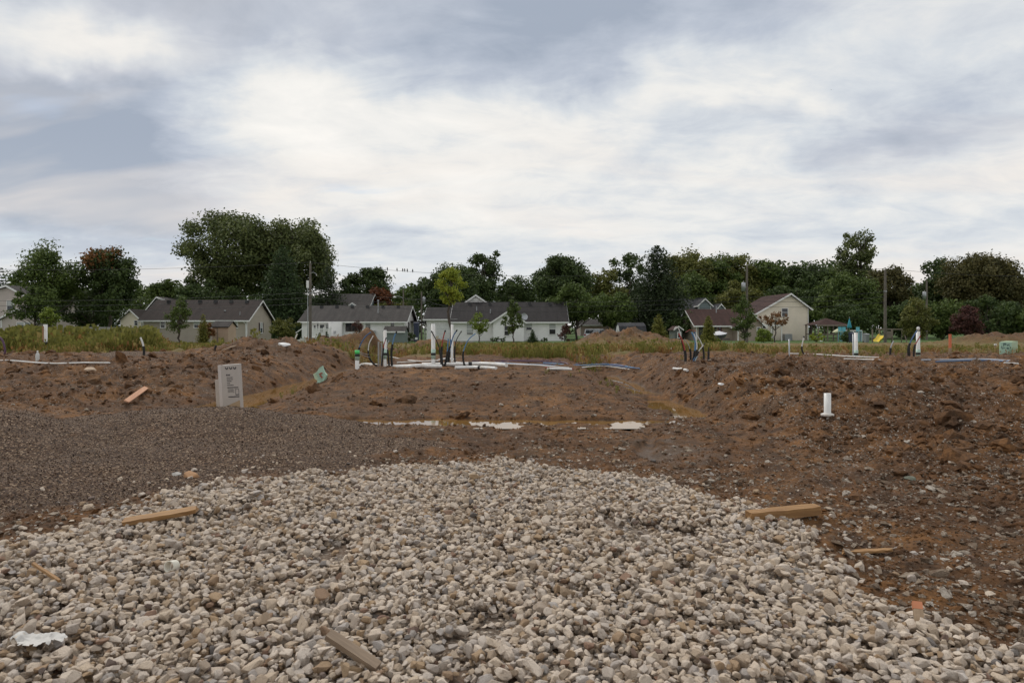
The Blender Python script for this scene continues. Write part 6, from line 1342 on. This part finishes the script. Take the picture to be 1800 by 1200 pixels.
    def mark(a, b, name='print'):
        (x0, z1), (x1, z0) = U(*a), U(*b); part(e, name, ink, (x0, -.0035, z0), (x1, -.0015, z1))
    for k, cx in enumerate((404.6, 412.0, 419.0)):      # three part circles cut off by the upper edge
        cx_, cz_ = U(cx, 644.5); rr = 3.0 * s; vs = []; 
        prof = [(rr * math.cos(a), rr * 1.5 * math.sin(a)) for a in [math.pi + k2 * math.pi / 12 for k2 in range(13)]]; inn = [(x_ * .45, z_ * .5) for x_, z_ in prof]
        mb = MB(); n = len(prof); mb.add([(cx_ + a, -.0035, cz_ + c) for a, c in prof] + [(cx_ + a, -.0035, cz_ + c) for a, c in inn], [[i, i + 1, n + i + 1, n + i] for i in range(n - 1)]); mb.build('ring_mark', ink, e)
    mark((403, 657.2), (405, 659.8)); mark((405.8, 657.2), (407.4, 659.8)); mark((408.2, 657.2), (410, 659.8))
    for py, b_ in ((662.4, 415), (665.6, 415), (668.8, 412.5), (672.4, 409.5), (675.8, 415.5)):
        xx = 404.0
        while xx < b_:
            l = random.uniform(1.3, 3.2); mark((xx, py), (min(xx + l, b_), py + 1.3)); xx += l + .5
    mark((404.2, 679.8), (424, 681.4), 'rule'); mark((405, 696.0), (424.8, 697.8), 'rule')
    for py in (683.2, 685, 686.6, 688.2):
        xx = 404.8
        while xx < 414: l = random.uniform(1, 2.2); mark((xx, py), (xx + l, py + .6)); xx += l + .5
    for a, b_ in (((418.3, 683.4), (418.9, 694)), ((424, 683.4), (424.6, 694)), ((418.3, 683.4), (424.6, 684)), ((418.3, 692.6), (424.6, 694.2))): mark(a, b_, 'box_outline')
    (x0, z1), (x1, z0) = U(394.5, 708), U(425.5, 727)
    b = MB(); b.add([(-w / 2 + .004, -.003, 0), (w / 2 - .001, -.003, 0), (w / 2 - .001, -.003, U(0, 703)[1]), (-w / 2 + .06, -.003, U(0, 713.5)[1]), (-w / 2 + .004, -.003, U(0, 714)[1])], [(0, 1, 2, 3, 4)]); b.build('damp_stain', plain('damp_card', (.40, .29, .18), .7, .12, 6), e)
    # mint green foam boards
    M_MF = plain('mint_foam', (.40, .58, .45), .75, .08, 6); M_MF2 = plain('mint_foam_edge', (.50, .62, .44), .8, .06)
    p = hit(564, 672); e = empty('foam_board', p + Vector((0, 0, -.06)), 'torn mint green board with red marks sticking out of the trench', 'foam board'); s = p.y / FPX; c = p
    def F(px, py): return ((px - 564) * s, (672 - py) * s)
    ol = [(556, 676), (567, 672.5), (571.5, 668), (574.5, 659), (570, 654.5), (567.5, 649), (566, 643.2), (561.5, 646), (558.5, 651), (554.5, 657), (558, 662), (558, 668)]
    b = MB(); b.prism([(F(*q)[0], .10 * math.sin(q[1]) * .2, F(*q)[1] + .06) for q in ol][::-1], (.015, .05, 0)); b.build('sheet', M_MF, e)
    b = MB(); b.prism([(F(*q)[0], .02, F(*q)[1] + .06) for q in ((550, 657.5), (555, 654.5), (558.5, 661.5), (558, 669), (553, 666))][::-1], (.01, .05, 0)); b.build('folded_flap', M_MF2, e)
    for i, q in enumerate(((563, 657), (565.5, 655.5), (564, 660), (566, 662.5))): part(e, 'red_print', plain('red_ink', (.35, .08, .05), .7), (F(*q)[0] - .025, -.028, F(*q)[1] + .04), (F(*q)[0] + .025, -.022, F(*q)[1] + .075))
    p = hit(1774, 622); e = empty('foam_board_stack', p, 'stack of mint green foam boards with dark lettering at right', 'foam boards'); s = p.y / FPX; w = 20 * s; h = Z(600.5, p.y) - p.z
    part(e, 'board', M_MF, (-.35, 0, -.05), (-.35 + w, .05, h * .97))
    for i in range(6): x0 = -.35 + w + i * .042; MB().prism([(x0, .01, -.05), (x0 + .036, .01, -.05), (x0 + .036, .01, h * (1 + .01 * i)), (x0, .01, h * (1 + .01 * i))][::-1], (.0, .6, 0)).build('board', M_MF2, e)
    def L(px, py, l, t, rot=0): MB().box((-.35 + (px - 1760) * s, -.003, Z(py, p.y) - p.z), (l * s, .004, t * s), (0, rot, 0)).build('lettering', plain('dark_print', (.03, .07, .08), .7), e)
    for q in ((1767, 603.5, 5, 1.0, 0), (1766, 606, 1.2, 4.5, .15), (1769, 604.6, 3.2, 1.1, 0), (1768.5, 606.6, 2.2, 1.0, 0), (1772, 606.2, 1.0, 3.6, -.2), (1774, 606.2, 1.0, 3.4, .5), (1775.6, 605, 2.0, 1.0, 0), (1776, 607.5, 2, 1, 0), (1765, 611, 8, 1.0, .1), (1773, 612, 4, 2.2, .2), (1764, 613, 3, .7, 0), (1762.6, 609, .7, 3, .2)): L(*q)
    # orange survey stake and small markers
    p = hit(1670, 622); e = empty('survey_stake', p, 'orange-painted survey stake standing in the weeds at right', 'stake'); h = Z(587, p.y) - p.z; part(e, 'post', plain('orange_stake', (.62, .17, .08), .6, .15, 9), (-.045, -.02, -.2), (.045, .02, h))
    part(e, 'bare_foot', W_OLD, (-.046, -.021, -.19), (.046, .021, .22))
    p = hit(1749.5, 616); e = empty('marker_post', p, 'short white marker post left of the foam stack', 'post'); MB().tube([(0, 0, -.1), (0, 0, Z(607, p.y) - p.z)], .03, 8).build('post', W_OLD, e); MB().tube([(0, 0, Z(607, p.y) - p.z), (0, 0, Z(604, p.y) - p.z)], .05, 8).build('cap', M_TRIM, e)
    a, b = hit(270 + 120, 618), hit(415, 611); chunk('pale_lath', 'pale lath lying on the left bank beside the rusty stub', 'lath', (a + b) / 2 + Vector((0, 0, .06)), (b - a).length, .07, .02, math.atan2(b.y - a.y, b.x - a.x), -math.atan2(b.z - a.z, (b - a).length), 0, W_OLD, .1, 17)
    p = P(517, 603, 40); p.z = H1(p.x, p.y); chunk('white_post_scrap', 'white leaning post scrap behind the left heap', 'post', p + Vector((0, 0, .35)), .95, .09, .05, 0, R(-68), 0, M_TRIM, .05, 18)
litter()
